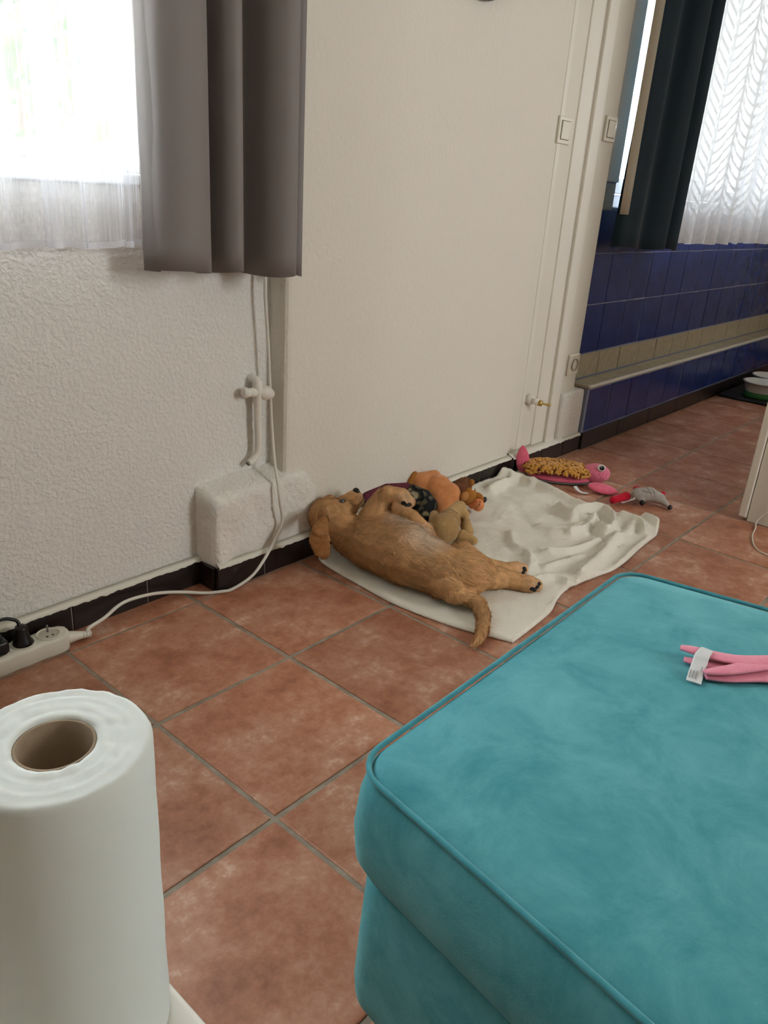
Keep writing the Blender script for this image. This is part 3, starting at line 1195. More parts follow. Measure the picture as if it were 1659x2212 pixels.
for v in hm.vertices:
    v.co.x -= 0.0012
    v.co.y -= 0.0012
    v.co.x += 0.0012 * math.sin(v.co.z * 60)
link('side_hem', hm, M_brown, brown)
rodm = mat('dull_steel', '#8f8f8c', 0.35, 0.5, 0.9)
tube('rod', [(-1.0, -0.015, 2.23), (0.9, -0.015, 2.23)], 0.012, rodm, brown, 12, 1)
for xx in (-.95, 0.85):
    tube('rod_bracket', [(xx, -0.015, 2.23), (xx, PY if xx > .6 else NY, 2.23)], 0.007, rodm, brown, 8, 1)
for k in range(8):
    xx = 0.25 + k * 0.055
    link('curtain_ring', tube_mesh('curtain_ring', [(xx, -0.015 + 0.018 * math.cos(a), 2.222 + 0.02 * math.sin(a)) for a in np.linspace(0, 2 * PI, 16)], 0.002, 6, False), rodm, brown, True)

M_string = sheer_mat('string_net', 'string', '#f0f1f7')
prof = []
x = -0.80
k = 0
while x < 0.27:
    prof.append((x, 0.034 + 0.010 * math.sin(k * 1.9) + 0.004 * math.sin(k * 0.7)))
    x += 0.022
    k += 1
sc_m = curtain_mesh('string_net', prof, lambda u: 0.818 + 0.003 * math.sin(u * 40), 2.2, 10, 0, 0.004, uvs=True)
string = tag(link('string_curtain', sc_m, M_string), 'sheer white string curtain over the bright living room window', 'net curtain')
# second layer: gathered denser bands
for xa, xb in ((-0.045, -0.030), (0.055, 0.085), (0.125, 0.136), (0.215, 0.232), (-0.20, -0.17)):
    bmn = curtain_mesh('gathered_band', [(xa, .024), ((xa + xb) / 2, .019), (xb, .025)], lambda u: 0.8185, 2.2, 8, 0, 0.003, uvs=True)
    link('gathered_band', bmn, M_string, string)

M_navy = mat('dark_navy_cloth', '#21333e', 0.8, 0.2, bump=0.15, bscale=700, bdist=0.0006, sheen=0.15)
nprof = [(2.300, .030), (2.31, .006), (2.36, -.008), (2.43, -.016), (2.49, .010), (2.54, .020), (2.60, -.012), (2.66, -.026), (2.70, -.020), (2.712, .014), (2.75, .018), (2.80, -.010), (2.85, -.014), (2.868, .012)]
nm_ = curtain_mesh('curtain_cloth', nprof, lambda u: 0.805 - 0.012 * u + 0.004 * math.sin(u * 11), 2.25, 14, 0.002, 0.004,
                   swing=lambda u, f: 0.03 * (1 - u) * min(1, f / 0.3) if f > 0 else 0)
navy = tag(empty('dark_curtain', (2.58, 0, 0.80)), 'near black navy curtain at the kitchen window', 'curtain')
link('cloth', nm_, M_navy, navy)
tube('rod', [(2.25, -0.0, 2.27), (4.9, -0.0, 2.27)], 0.012, rodm, navy, 12, 1)
link('lining', curtain_mesh('lining', [(2.246, -.014), (2.262, -.024), (2.284, -.027), (2.304, -.020)], lambda u: 0.925, 2.24, 8, 0.0018, 0.003), mat('beige_lining', '#cbc2ae', .8), navy)

M_lace = sheer_mat('leaf_lace', 'lace', '#f4f5f7')
prof = []
x, k = 2.80, 0
while x < 4.75:
    prof.append((x, 0.045 + 0.026 * math.sin(k * 0.75) + 0.006 * math.sin(k * 0.41)))
    x += 0.019
    k += 1
lm_ = curtain_mesh('lace', prof, lambda u: 0.812 + 0.004 * math.sin(u * 60), 2.24, 10, 0, 0.003, uvs=True)
tag(link('lace_curtain', lm_, M_lace), 'white leaf pattern lace curtain at the kitchen window', 'net curtain')

# beige casement board beside the dark curtain
box('casing_board', (2.296, 0.084, 1.037), (2.357, 0.0998, 2.2), M_white, w2, 0.003)
box('casing_board', (2.362, 0.092, 1.037), (2.412, 0.0998, 2.2), M_white, w2, 0.003)

# ---- fittings
def rocker(name, x, z, label, yw, wx_=0.081, hz=0.081):
    s = tag(empty(name, (x, yw, z)), label, 'light switch', 'light switches by the kitchen doorway')
    box('frame', (x - wx_ / 2, yw - 0.009, z - hz / 2), (x + wx_ / 2, yw, z + hz / 2), M_plastic, s, 0.003)
    bm = bmesh.new()
    add_box(bm, (x - .0265, yw - 0.014, z - .0265), (x + .0265, yw - 0.008, z + .0265), .002)
    for v in bm.verts:
        if v.co.y < yw - 0.012 and v.co.z < z:
            v.co.y += 0.003
    link('rocker', bm_mesh('rocker', bm), M_plastic, s)
    box('rocker_gap', (x - .0285, yw - 0.0096, z - .0285), (x + .0285, yw - 0.0088, z + .0285), mat('shadow_gap', '#6b6455', .8) if 'shadow_gap' not in bpy.data.materials else bpy.data.materials['shadow_gap'], s)
    return s


rocker('light_switch', 1.838, 1.169, 'cream rocker light switch on the wall left of the door frame', PY + 0.012)
rocker('light_switch', 2.143, 1.200, 'cream rocker light switch at the kitchen window, right of the other', PY + 0.006)
sk = tag(empty('wall_socket', (2.143, PY + 0.006, 0.368)), 'cream power socket low on the wall at the kitchen doorway', 'socket')
x, z, yw = 2.143, 0.368, PY + 0.006
box('frame', (x - .041, yw - 0.010, z - .041), (x + .041, yw, z + .041), M_plastic, sk, 0.004)
wl = link('socket_well', lathe_mesh('socket_well', [(0.0, -0.016), (0.018, -0.016), (0.0195, 0.0), (0.0235, 0.0), (0.0235, 0.003)], 32), mat('socket_cream', '#b9b2a0', .5), None, True)
wl.rotation_euler = (PI / 2, 0, 0)
wl.location = (0, -0.013, 0)
wl.parent = sk
for dx in (-.0095, .0095):
    h = link('contact_hole', lathe_mesh('contact_hole', [(0, 0), (.0026, 0), (.0026, .001), (0, .001)], 12), M_black, None)
    h.rotation_euler = (PI / 2, 0, 0)
    h.location = (dx, -0.0, 0)
    h.parent = sk

# painted shut-off valve and pipe stub
M_pipe = mat('overpainted_pipe', '#e6e0d4', 0.5, 0.4, bump=0.3, bscale=60, bdist=0.002)
pv = tag(empty('radiator_valve', (0.57, NY, 0.48)), 'white overpainted pipe and valve on the wall under the curtain', 'pipe valve')
yv = NY - 0.024
tube('pipe', [(0.5735, yv, 0.445), (0.5745, yv, 0.40), (0.577, yv, 0.34), (0.574, yv, 0.315), (0.560, yv + .002, 0.299), (0.549, yv + .004, 0.292)], 0.0095, M_pipe, pv, 14)
oe = link('open_end', lathe_mesh('open_end', [(0, 0), (.0062, 0), (.0062, .0012), (0, .0012)], 16), M_black, None)
oe.parent = pv
oe.rotation_euler = (0, -PI / 2 - 0.55, 0)
oe.location = Vector((0.5455, yv + .0045, 0.2898)) - Vector((0.57, NY, 0.48))
tube('valve_body', [(0.5715, yv, 0.505), (0.5725, yv, 0.485), (0.573, yv, 0.462), (0.5735, yv, 0.440)], [0.010, 0.0125, 0.015, 0.0115, 0.0095], M_pipe, pv, 14)
tube('supply_stub', [(0.571, NY + .01, 0.504), (0.571, yv - .004, 0.504)], [0.0125, 0.0125, 0.010], M_pipe, pv, 8, 1)
tube('valve_head', [(0.575, yv - .002, 0.472), (0.592, yv - .006, 0.470), (0.604, yv - .010, 0.466), (0.612, yv - .012, 0.462)], [0.012, 0.018, 0.019, 0.013, 0.009], M_pipe, pv, 16)
tube('side_arm', [(0.572, yv - .002, 0.473), (0.552, yv, 0.475), (0.540, yv, 0.476), (0.528, yv, 0.478)], [0.011, 0.012, 0.010, 0.0135, 0.009], M_pipe, pv, 16)

# brass tap on the right
gv = tag(empty('pipe_stub', (1.85, PY + 0.012, 0.265)), 'white pipe stub with brass cap near the doorway floor', 'pipe valve')
yv2 = PY + 0.012
tube('collar', [(1.846, yv2, 0.272), (1.846, yv2 - .022, 0.270)], [0.018, 0.019, 0.016], M_pipe, gv, 16, 1)
tube('stub', [(1.846, yv2 - .02, 0.270), (1.852, yv2 - .045, 0.266)], [0.011, 0.0125], M_pipe, gv, 16, 1)
tube('brass_nut', [(1.852, yv2 - .044, 0.266), (1.856, yv2 - .058, 0.264)], [0.0115, 0.013, 0.011], M_brass, gv, 6, 1)
tube('brass_key', [(1.856, yv2 - .056, 0.264), (1.864, yv2 - .075, 0.263), (1.868, yv2 - .088, 0.264)], [0.007, 0.006, 0.009, 0.011, 0.006], M_brass, gv, 12, 4, (1.0, 0.5))

# dark round wall clock, only its lower rim in view
ck = tag(empty('wall_plate', (1.292, PY, 1.590)), 'dark round rim of a wall decoration at the top edge of the photo', 'wall decoration')
r0 = lathe_mesh('rim', [(0.128, 0.002), (0.158, 0.002), (0.162, 0.010), (0.160, 0.024), (0.150, 0.030), (0.138, 0.026), (0.128, 0.018)], 64, True)
rim = link('rim', r0, mat('dark_clock_rim', '#2c2a25', 0.35, 0.5, 0.4), None, True)
dial = link('plate', lathe_mesh('plate', [(0, 0.003), (0.130, 0.003), (0.130, 0.012), (0, 0.012)], 64), mat('grey_dial', '#8d8b85', 0.5), None)
for q in (rim, dial):
    q.rotation_euler = (PI / 2, 0, 0)
    q.parent = ck

# ---- power strip, its cable, plugs
M_strip = mat('ivory_plastic', '#dcd6c6', 0.4, 0.45)
M_well = mat('ivory_well', '#c3bdad', 0.5, 0.4)
ps = tag(empty('power_strip', (-0.2, 0.025, 0.0)), 'ivory power strip on the floor with a long white cable', 'power strip')
bm = bmesh.new()
SX0, SX1, SYc, SH = -0.345, 0.015, 0.028, 0.042
wells = [-0.024, -0.078, -0.132, -0.186, -0.240]
# body: rounded plan with raised rims
secs = []
n = 40
for i in range(n + 1):
    x = SX0 + (SX1 - SX0) * i / n
    near = min(abs(x - w_) for w_ in wells)
    wd = 0.0255 + 0.003 * max(0, math.cos(min(near / 0.029, 1) * PI / 2))
    e = min(x - SX0, SX1 - x) / 0.016
    if e < 1:
        wd *= math.sqrt(max(0.02, 1 - (1 - e) ** 2)) * 0.6 + 0.4
    secs.append([(x, SYc - wd * .93, 0.001), (x, SYc - wd, 0.006), (x, SYc - wd, SH - .007), (x, SYc - wd * .86, SH - .001), (x, SYc - wd * .6, SH),
                 (x, SYc + wd * .6, SH), (x, SYc + wd * .86, SH - .001), (x, SYc + wd, SH - .007), (x, SYc + wd, 0.006), (x, SYc + wd * .93, 0.001)])
link('body', loft('body', secs), M_strip, ps, True)
for w_ in wells:
    wl = link('socket_well', lathe_mesh('socket_well', [(0.0205, 0.0), (0.0225, 0.003), (0.0238, 0.003), (0.0243, -0.002), (0.0205, -0.002)], 36, True), M_strip, None, True)
    wl.parent = ps
    wl.location = Vector((w_, SYc, SH)) - Vector(ps.location)
    fl2 = link('well_floor', lathe_mesh('well_floor', [(0, 0.0006), (0.0208, 0.0006), (0.0208, -0.001), (0, -0.001)], 36), M_well, None)
    fl2.parent = ps
    fl2.location = wl.location
pin = link('earth_pin', lathe_mesh('earth_pin', [(0, 0), (.0022, 0), (.0022, .015), (.0012, .017), (0, .017)], 12), rodm, None, True)
pin.parent = ps
pin.location = Vector((wells[0] + .004, SYc + .010, SH)) - Vector(ps.location)
for dx, dy in ((-.006, -.008), (.006, -.008)):
    h = link('contact_hole', lathe_mesh('contact_hole', [(0, 0), (.0024, 0), (.0024, .0006), (0, .0006)], 12), M_black, None)
    h.parent = ps
    h.location = Vector((wells[0] + dx, SYc + dy, SH + .0008)) - Vector(ps.location)
M_cable = mat('white_cable', '#ddd7ca', 0.45, 0.4)
tube('cable_gland', [(0.008, SYc - .002, 0.020), (0.026, SYc - .004, 0.018), (0.046, SYc - .007, 0.015), (0.062, SYc - .010, 0.012)], [0.0165, 0.0135, 0.010, 0.0075, 0.0065], M_strip, ps, 14)
for k in range(4):
    xx = 0.040 + k * 0.007
    tube('gland_rib', [(xx, SYc - .006 - k * .0012, 0.016 - k * .001), (xx + .003, SYc - .0065 - k * .0012, 0.0156 - k * .001)], 0.0092 - k * 0.0005, M_strip, ps, 12, 1)
cab = [(0.058, SYc - .009, 0.012), (0.0625, 0.0200, 0.0254), (0.1053, 0.0300, 0.0297), (0.1644, 0.0440, 0.0418), (0.2410, 0.0460, 0.0346), (0.3139, 0.0400, 0.0154), (0.3635, 0.0147, 0.0050), (0.3997, -0.0081, 0.0050), (0.4319, -0.0167, 0.0060), (0.4931, -0.0240, 0.0310), (0.5583, -0.0160, 0.0863), (0.5926, -0.0140, 0.1388), (0.5852, -0.0140, 0.1991), (0.5853, -0.0080, 0.2355),
       (0.5910, 0.0060, 0.2615), (0.6020, 0.0300, 0.3087), (0.6091, 0.0500, 0.4067), (0.5985, 0.0500, 0.5716), (0.5920, 0.0500, 0.6498), (0.5874, 0.0500, 0.7040), (0.5871, 0.0500, 0.7462), (0.5870, 0.0520, 0.8079), (0.5860, 0.0540, 1.0402), (0.5850, 0.0560, 1.2838)]
tube('cable', cab, 0.0041, M_cable, ps, 10, 10)

pl = tag(empty('black_plug', (wells[1], SYc, SH)), 'black round plug in the power strip, nearest the cable', 'plug')
pm_ = link('plug_body', lathe_mesh('plug_body', [(0, 0), (.0195, 0), (.0195, .006), (.0165, .012), (.013, .026), (.012, .036), (.0105, .041), (0, .042)], 32), M_black, None, True)
pm_.parent = pl
pm_.location = (0, 0, 0.0012)
tube('cord', [(wells[1], SYc + .004, SH + .040), (wells[1] - .004, SYc + .010, SH + .053), (wells[1] - .03, SYc + .016, SH + .062), (wells[1] - .075, SYc + .014, SH + .050), (wells[1] - .14, SYc + .012, SH + .02), (wells[1] - .20, SYc + .040, 0.010), (-0.7, SYc + .02, 0.005)], 0.0036, M_black, pl, 10)
p2 = tag(empty('black_plug', (wells[2], SYc, SH)), 'flat black adapter plug at the left end of the view on the power strip', 'plug')
bm = bmesh.new()
add_box(bm, (-.021, -.019, .0012), (.021, .019, .030), .006, 3)
a_ = link('adapter_body', bm_mesh('adapter_body', bm), M_black, None, True)
a_.parent = p2
bm = bmesh.new()
add_box(bm, (-.030, -.014, .029), (.012, .014, .045), .006, 3)
a_ = link('adapter_cap', bm_mesh('adapter_cap', bm), mat('dark_grey_plastic', '#2a2d31', 0.35), None, True)
a_.parent = p2
tube('cord', [(wells[2] - .028, SYc, SH + .037), (wells[2] - .06, SYc - .01, SH + .03), (wells[2] - .11, SYc - .03, .01), (-0.6, SYc - .05, .005)], 0.003, M_black, p2, 8)

# thin cord at the foot of the jamb
tag(tube('thin_cord', [(2.0, -0.9, 0.30), (1.997, -0.875, 0.14), (1.9930, -0.8083, 0.0257), (1.9524, -0.8142, 0.0040), (1.8656, -0.8312, 0.0040), (1.7826, -0.8686, 0.0040), (1.7611, -0.9149, 0.0040), (1.83, -0.95, 0.004), (1.80, -1.15, 0.004)], 0.0022, M_cable, None, 8),
    'thin cream cord on the floor at the white door jamb', 'cord')

# ---- kitchen bowls on a black mat
mt = tag(box('feeding_mat', (3.845, -1.0, 0.0), (4.75, -0.012, 0.016), mat('black_rubber', '#08090a', 0.6), None, 0.008, 3), 'black mat on the kitchen floor under the white bowls', 'mat')
M_bowlw = mat('white_enamel', '#d9d6cf', 0.3, 0.5)
M_green = mat('green_rubber', '#2f6b2c', 0.5)


def bowl(x, y, r, h, label, green=True):
    b_ = tag(empty('feeding_bowl', (x, y, 0.016)), label, 'bowl', 'feeding bowls on the black mat')
    w_ = link('bowl_wall', lathe_mesh('bowl_wall', [(r * .80, h * .28), (r * .90, h * .60), (r * .97, h * .93), (r * 1.06, h * .95), (r * 1.06, h), (r * .93, h), (r * .82, h * .5), (r * .6, h * .3), (0, h * .28), ], 48), M_bowlw, None, True)
    w_.parent = b_
    g_ = link('base_ring', lathe_mesh('base_ring', [(0, 0), (r * .86, 0), (r * .90, h * .06), (r * .845, h * .36), (r * .79, h * .37), (0, h * .30)], 48), M_green if green else M_bowlw, None, True)
    g_.parent = b_


bowl(3.975, -0.200, 0.098, 0.088, 'white bowl with green base, nearest on the black mat')
bowl(4.21, -0.175, 0.098, 0.088, 'white bowl right behind the green based bowl', False)
bowl(4.50, -0.13, 0.06, 0.13, 'small white bowl farthest back in the dark kitchen corner', False)

# ================================================================== BLANKET
def seg_dist(px, py, poly):
    best = np.full(px.shape, 1e9)
    for (a, b) in zip(poly[:-1], poly[1:]):
        ax, ay = a[0], a[1]
        dx, dy = b[0] - ax, b[1] - ay
        L2 = dx * dx + dy * dy + 1e-12
        t = np.clip(((px - ax) * dx + (py - ay) * dy) / L2, 0, 1)
        best = np.minimum(best, np.hypot(px - ax - t * dx, py - ay - t * dy))
    return best


def sm(poly, n=6):
    return [(v.x, v.y) for v in catmull(poly, n)]


EA = [(0.752, 0.006, 0), (0.7103, -0.0381, 0.0080), (0.6952, -0.1070, 0.0080), (0.6856, -0.2181, 0.0080), (0.6782, -0.3357, 0.0080), (0.6960, -0.4820, 0.0080), (0.7176, -0.5618, 0.0080), (0.7467, -0.6437, 0.0080)]          # near-left edge, wall -> room
EC = [(1.79, -0.006, 0), (1.7515, -0.0824, 0.0120), (1.7092, -0.1694, 0.0120), (1.7116, -0.2751, 0.0120), (1.6956, -0.3718, 0.0120), (1.7054, -0.4433, 0.0120), (1.7303, -0.5218, 0.0140), (1.6949, -0.5913, 0.0140)]   # far edge
ED = [(0.752, 0.006, 0), (1.0, 0.008, 0), (1.3, 0.008, 0), (1.6, 0.008, 0), (1.79, -0.006, 0)]   # along the wall
EB = [(0.7467, -0.6437, 0.0080), (0.8396, -0.6394, 0.0080), (0.9422, -0.6308, 0.0080), (1.0175, -0.6090, 0.0080), (1.0982, -0.5996, 0.0080), (1.2162, -0.6181, 0.0080), (1.3285, -0.6332, 0.0080), (1.5239, -0.6182, 0.0100), (1.6259, -0.6122, 0.0120), (1.6949, -0.5913, 0.0140)]  # room edge


def resample(poly, n):
    p = np.array(sm(poly, 8))
    s = np.concatenate([[0], np.cumsum(np.hypot(*np.diff(p, axis=0).T))])
    t = np.linspace(0, s[-1], n)
    return np.stack([np.interp(t, s, p[:, 0]), np.interp(t, s, p[:, 1])], 1)


NU, NV = 240, 160
cA, cC, cD, cB = resample(EA, NV), resample(EC, NV), resample(ED, NU), resample(EB, NU)
Ug, Vg = np.meshgrid(np.linspace(0, 1, NU), np.linspace(0, 1, NV), indexing='ij')
U3, V3 = Ug[..., None], Vg[..., None]
S = ((1 - V3) * cD[:, None, :] + V3 * cB[:, None, :] + (1 - U3) * cA[None] + U3 * cC[None]
     - ((1 - U3) * (1 - V3) * cD[0] + U3 * (1 - V3) * cD[-1] + (1 - U3) * V3 * cB[0] + U3 * V3 * cB[-1]))
BX, BY = S[..., 0], S[..., 1]
ridges = [
    ([(1.7224, -0.0989, 0.0200), (1.6808, -0.1847, 0.0200), (1.6639, -0.2731, 0.0200), (1.6479, -0.3469, 0.0200)], .018, .016),
    ([(1.5093, -0.3757, 0.0300), (1.5849, -0.3886, 0.0300), (1.6245, -0.4215, 0.0300), (1.5988, -0.4704, 0.0300), (1.5219, -0.5113, 0.0300), (1.4759, -0.5091, 0.0300), (1.4961, -0.4801, 0.0300)], .034, .013),
    ([(1.5720, -0.2946, 0.0200), (1.5292, -0.3816, 0.0200), (1.5452, -0.4441, 0.0200)], .020, .014),
    ([(1.3982, -0.4320, 0.0200), (1.4796, -0.4459, 0.0200), (1.5693, -0.4251, 0.0200)], .022, .011),
    ([(1.1681, -0.5917, 0.0200), (1.2912, -0.5774, 0.0200), (1.4440, -0.5514, 0.0200), (1.5455, -0.5111, 0.0200)], .018, .012),
    ([(1.2316, -0.4529, 0.0200), (1.3080, -0.4941, 0.0200), (1.4145, -0.5173, 0.0200)], .014, .012),
    ([(1.2604, -0.3055, 0.0200), (1.1822, -0.3687, 0.0200), (1.1786, -0.4151, 0.0200), (1.1203, -0.4632, 0.0200), (1.0548, -0.4916, 0.0200)], .016, .011),
    ([(1.6745, -0.4732, 0.0200), (1.6590, -0.5400, 0.0200), (1.5831, -0.5897, 0.0200)], .020, .014),
    ([(1.7020, -0.5365, 0.0200), (1.6799, -0.5965, 0.0200)], .022, .014),
    ([(1.3833, -0.3361, 0.0200), (1.4105, -0.4059, 0.0200), (1.5001, -0.4253, 0.0200)], .014, .013),
    ([(1.5202, -0.0543, 0.0200), (1.6154, -0.0493, 0.0200), (1.7098, -0.0517, 0.0200), (1.6881, -0.1198, 0.0200)], .020, .016),
    ([(1.0356, -0.5179, 0.0200), (1.1036, -0.5494, 0.0200), (1.0953, -0.5991, 0.0200)], .014, .012),
    ([(1.1396, -0.4993, 0.0200), (1.2019, -0.5153, 0.0200), (1.2904, -0.5366, 0.0200)], .011, .012),
    ([(1.3177, -0.6361, 0.0200), (1.4898, -0.6255, 0.0200), (1.6043, -0.6077, 0.0200)], .010, .014),
    ([(1.3794, -0.5473, 0.0200), (1.5340, -0.5478, 0.0200), (1.6619, -0.5228, 0.0200)], .013, .014),
    ([(0.9735, -0.6307, 0.0200), (1.0627, -0.6116, 0.0200)], .014, .010),
]
HZ = np.full(BX.shape, 0.011)
RZ = np.zeros(BX.shape)
for poly, h, w in ridges:
    d = seg_dist(BX, BY, sm(poly, 5))
    RZ += (1.3 * h * np.exp(-(d / (w * 1.1)) ** 2)) ** 2.5
RZ = RZ ** (1 / 2.5)
for _ in range(3):
    q = np.pad(RZ, 1, mode='edge')
    RZ = (q[:-2, 1:-1] + q[2:, 1:-1] + q[1:-1, :-2] + q[1:-1, 2:] + 2 * RZ) / 6
HZ += RZ
# folds: broad unevenness
nzf = np.array([[noise.noise(Vector((a * 9, b * 9, 2.2))) * .5 + noise.noise(Vector((a * 22, b * 22, 5.2))) * .3 + noise.noise(Vector((a * 60, b * 60, 8.2))) * .06 for a, b in zip(ra, rb)] for ra, rb in zip(BX, BY)])
right = np.clip((BX - 0.95) / 0.3, 0, 1)
HZ += nzf * (0.006 + 0.012 * right)
# riding up the wall
HZ += (0.052 + 0.02 * nzf) * np.exp(-np.clip(0.030 - BY, 0, 1) / 0.022) * np.clip((BX - 1.0) / 0.25, 0, 1)
d = seg_dist(BX, BY, [(1.6696, 0.0007, 0.0500)[:2], (1.6888, -0.0198, 0.0300)[:2]])
HZ += 0.030 * np.exp(-(d / .018) ** 2)
HZ = np.maximum(HZ, 0.007)
edge = np.minimum(np.minimum(Ug * NU, (1 - Ug) * NU) * 0.0046, np.minimum(Vg * NV, (1 - Vg) * NV) * 0.0042)
roundf = np.sqrt(np.clip(1 - (1 - np.clip(edge / 0.012, 0, 1)) ** 2, 0, 1))
HZ = 0.0035 + (HZ - 0.0035) * (0.25 + 0.75 * roundf)
V = np.stack([BX, BY, HZ], -1).reshape(-1, 3)
nb = len(V)
Vb = V.copy()
Vb[:, 2] = np.maximum(0.001, V[:, 2] - 0.0075)
F = []
for i in range(NU - 1):
    for k in range(NV - 1):
        a = i * NV + k
        F.append((a, a + 1, a + NV + 1, a + NV))
rim_ = [i * NV for i in range(NU)] + [(NU - 1) * NV + k for k in range(1, NV)] + [i * NV + NV - 1 for i in range(NU - 2, -1, -1)] + [k for k in range(NV - 2, 0, -1)]
F2 = [tuple(nb + q for q in f[::-1]) for f in F]
F3 = [(rim_[i], rim_[(i + 1) % len(rim_)], nb + rim_[(i + 1) % len(rim_)], nb + rim_[i]) for i in range(len(rim_))]
bl_me = me_from('blanket', np.concatenate([V, Vb]), F + F2 + F3)
M_fleece = mat('cream_fleece', '#f8f2e3', 0.95, 0.1, sheen=0.4, bump=0.5, bscale=150, bdist=0.0025)
blanket = tag(empty('blanket', (1.2, -0.3, 0.0)), 'crumpled cream fleece blanket on the tiled floor under the dog', 'blanket')
bl = link('cloth', bl_me, M_fleece, blanket, True)
me_t = me_from('tmp_top', V, F)
b2 = bmesh.new()
b2.from_mesh(me_t)
bmesh.ops.recalc_face_normals(b2, faces=b2.faces)
if sum(f.normal.z for f in b2.faces) < 0:
    bmesh.ops.reverse_faces(b2, faces=b2.faces)
b2.to_mesh(me_t)
b2.free()
strands('pile', me_t, 80000, 0.0062, 0.00045, lambda p, n: rng.normal(size=p.shape), M_fleece, blanket, lift=0.16, jitter=0.07, seed=5)
bpy.data.meshes.remove(me_t)


def blanket_z(x, y):
    k = np.argmin((BX - x) ** 2 + (BY - y) ** 2)
    return float(HZ.ravel()[k])


# ================================================================== DOG
dog = tag(empty('dog', (0.79, -0.27, 0.01)), 'golden brown puppy lying on its side against the wall on the blanket', 'dog')
bones = [   # p0, r0, p1, r1  (fur runs p0 -> p1)
    ((0.7604, -0.0948, 0.0800), .048, (0.7714, -0.1668, 0.0800), .068),      # neck
    ((0.7724, -0.1656, 0.0820), .069, (0.7812, -0.2870, 0.0880), .081),      # chest
    ((0.7812, -0.2870, 0.0880), .081, (0.7941, -0.3842, 0.0780), .066),      # belly
    ((0.7941, -0.3842, 0.0780), .066, (0.8376, -0.4327, 0.0740), .062),     # pelvis
    ((0.8235, -0.1777, 0.1120), .050, (0.8325, -0.2774, 0.1060), .050),      # breast
    ((0.8442, -0.4165, 0.0840), .060, (0.8671, -0.4483, 0.0700), .046),     # haunch
    ((0.8744, -0.4392, 0.0560), .043, (0.9285, -0.4738, 0.0400), .029),    # right thigh
    ((0.9424, -0.4706, 0.0380), .030, (0.9696, -0.5141, 0.0320), .0225),
    ((0.9696, -0.5141, 0.0320), .0225, (0.9815, -0.5394, 0.0310), .0235),
    ((0.9815, -0.5394, 0.0310), .0235, (0.9954, -0.5510, 0.0280), .018),   # right hind paw
    ((0.9432, -0.4221, 0.0450), .032, (0.9907, -0.4569, 0.0340), .024),    # left thigh
    ((0.9948, -0.4543, 0.0330), .023, (1.0331, -0.4683, 0.0310), .021),
    ((1.0331, -0.4683, 0.0310), .021, (1.0475, -0.4757, 0.0290), .017),
    ((0.8093, -0.1319, 0.1280), .040, (0.8350, -0.1420, 0.1760), .0275),     # right upper arm to wrist
    ((0.8350, -0.1420, 0.1760), .0275, (0.8427, -0.1565, 0.2000), .0245),
    ((0.8427, -0.1565, 0.2000), .0245, (0.8617, -0.1894, 0.2000), .0225),    # folded paw
    ((0.8591, -0.1916, 0.2000), .0225, (0.8662, -0.2125, 0.1900), .0165),
    ((0.8407, -0.1936, 0.1720), .0165, (0.8405, -0.2489, 0.1660), .0175),     # left foreleg
    ((0.8405, -0.2489, 0.1660), .0175, (0.8496, -0.2880, 0.1420), .0150),
    ((0.8496, -0.2880, 0.1420), .0150, (0.8310, -0.2780, 0.1120), .024),
]
bm = bmesh.new()
for b_ in bones:
    capsule(bm, *b_)
# head
HC = Vector((0.7540, -0.0297, 0.1220))
NT = Vector((0.8670, -0.0345, 0.1580))
Fh, Dh, Rh = orthoframe(NT - HC, Vector((-0.15, 0.95, 0.25)))
if Rh.z < 0:
    Rh = -Rh
ellipsoid(bm, HC - Fh * 0.006, (.056, .055, .053), (Fh, Dh, Rh))
ellipsoid(bm, HC + Fh * 0.022 - Dh * 0.018, (.046, .040, .046), (Fh, Dh, Rh))      # cheeks
capsule(bm, HC + Fh * 0.034 - Dh * 0.006, .036, NT - Fh * 0.022, .0235)               # muzzle
capsule(bm, HC + Fh * 0.030 - Dh * 0.024, .024, NT - Fh * 0.020 - Dh * 0.014, .0165)  # jaw
ellipsoid(bm, NT - Fh * 0.014 + Dh * 0.004, (.013, .017, .017), (Fh, Dh, Rh))
ellipsoid(bm, HC + Fh * 0.020 + Dh * 0.026 + Rh * 0.022, (.022, .014, .018), (Fh, Dh, Rh))   # brow
capsule(bm, HC - Fh * 0.012 - Dh * 0.02, .042, (0.7704, -0.1127, 0.0860), .050)                # throat
# right ear: base on the upper side of the skull, flap hanging down over the neck
ear = [((0.6400, -0.1169, 0.1650), .015), ((0.6172, -0.1292, 0.1500), .024), ((0.6143, -0.1317, 0.1260), .029), ((0.6232, -0.1339, 0.0980), .025), ((0.6342, -0.1355, 0.0780), .015)]
eN = (Vector(cam.location) - Vector(ear[2][0])).normalized()
eN = (eN + Vector((0, -.2, .1))).normalized()
for (p0, r0), (p1, r1) in zip(ear[:-1], ear[1:]):
    d = (Vector(p1) - Vector(p0))
    for t in (0, .33, .66, 1):
        c = Vector(p0).lerp(Vector(p1), t)
        r_ = r0 + (r1 - r0) * t
        s_ = d.cross(eN)
        ellipsoid(bm, c, (r_, .0075, d.length * .55), (s_, eN, d), 14, 8)
capsule(bm, HC + Rh * 0.034 - Fh * 0.016 + Dh * .006, .012, ear[0][0], .011)
# left ear, tucked under the head
ellipsoid(bm, HC - Rh * 0.045 - Fh * 0.03, (.03, .02, .008), (Fh, Dh, Rh), 14, 8)
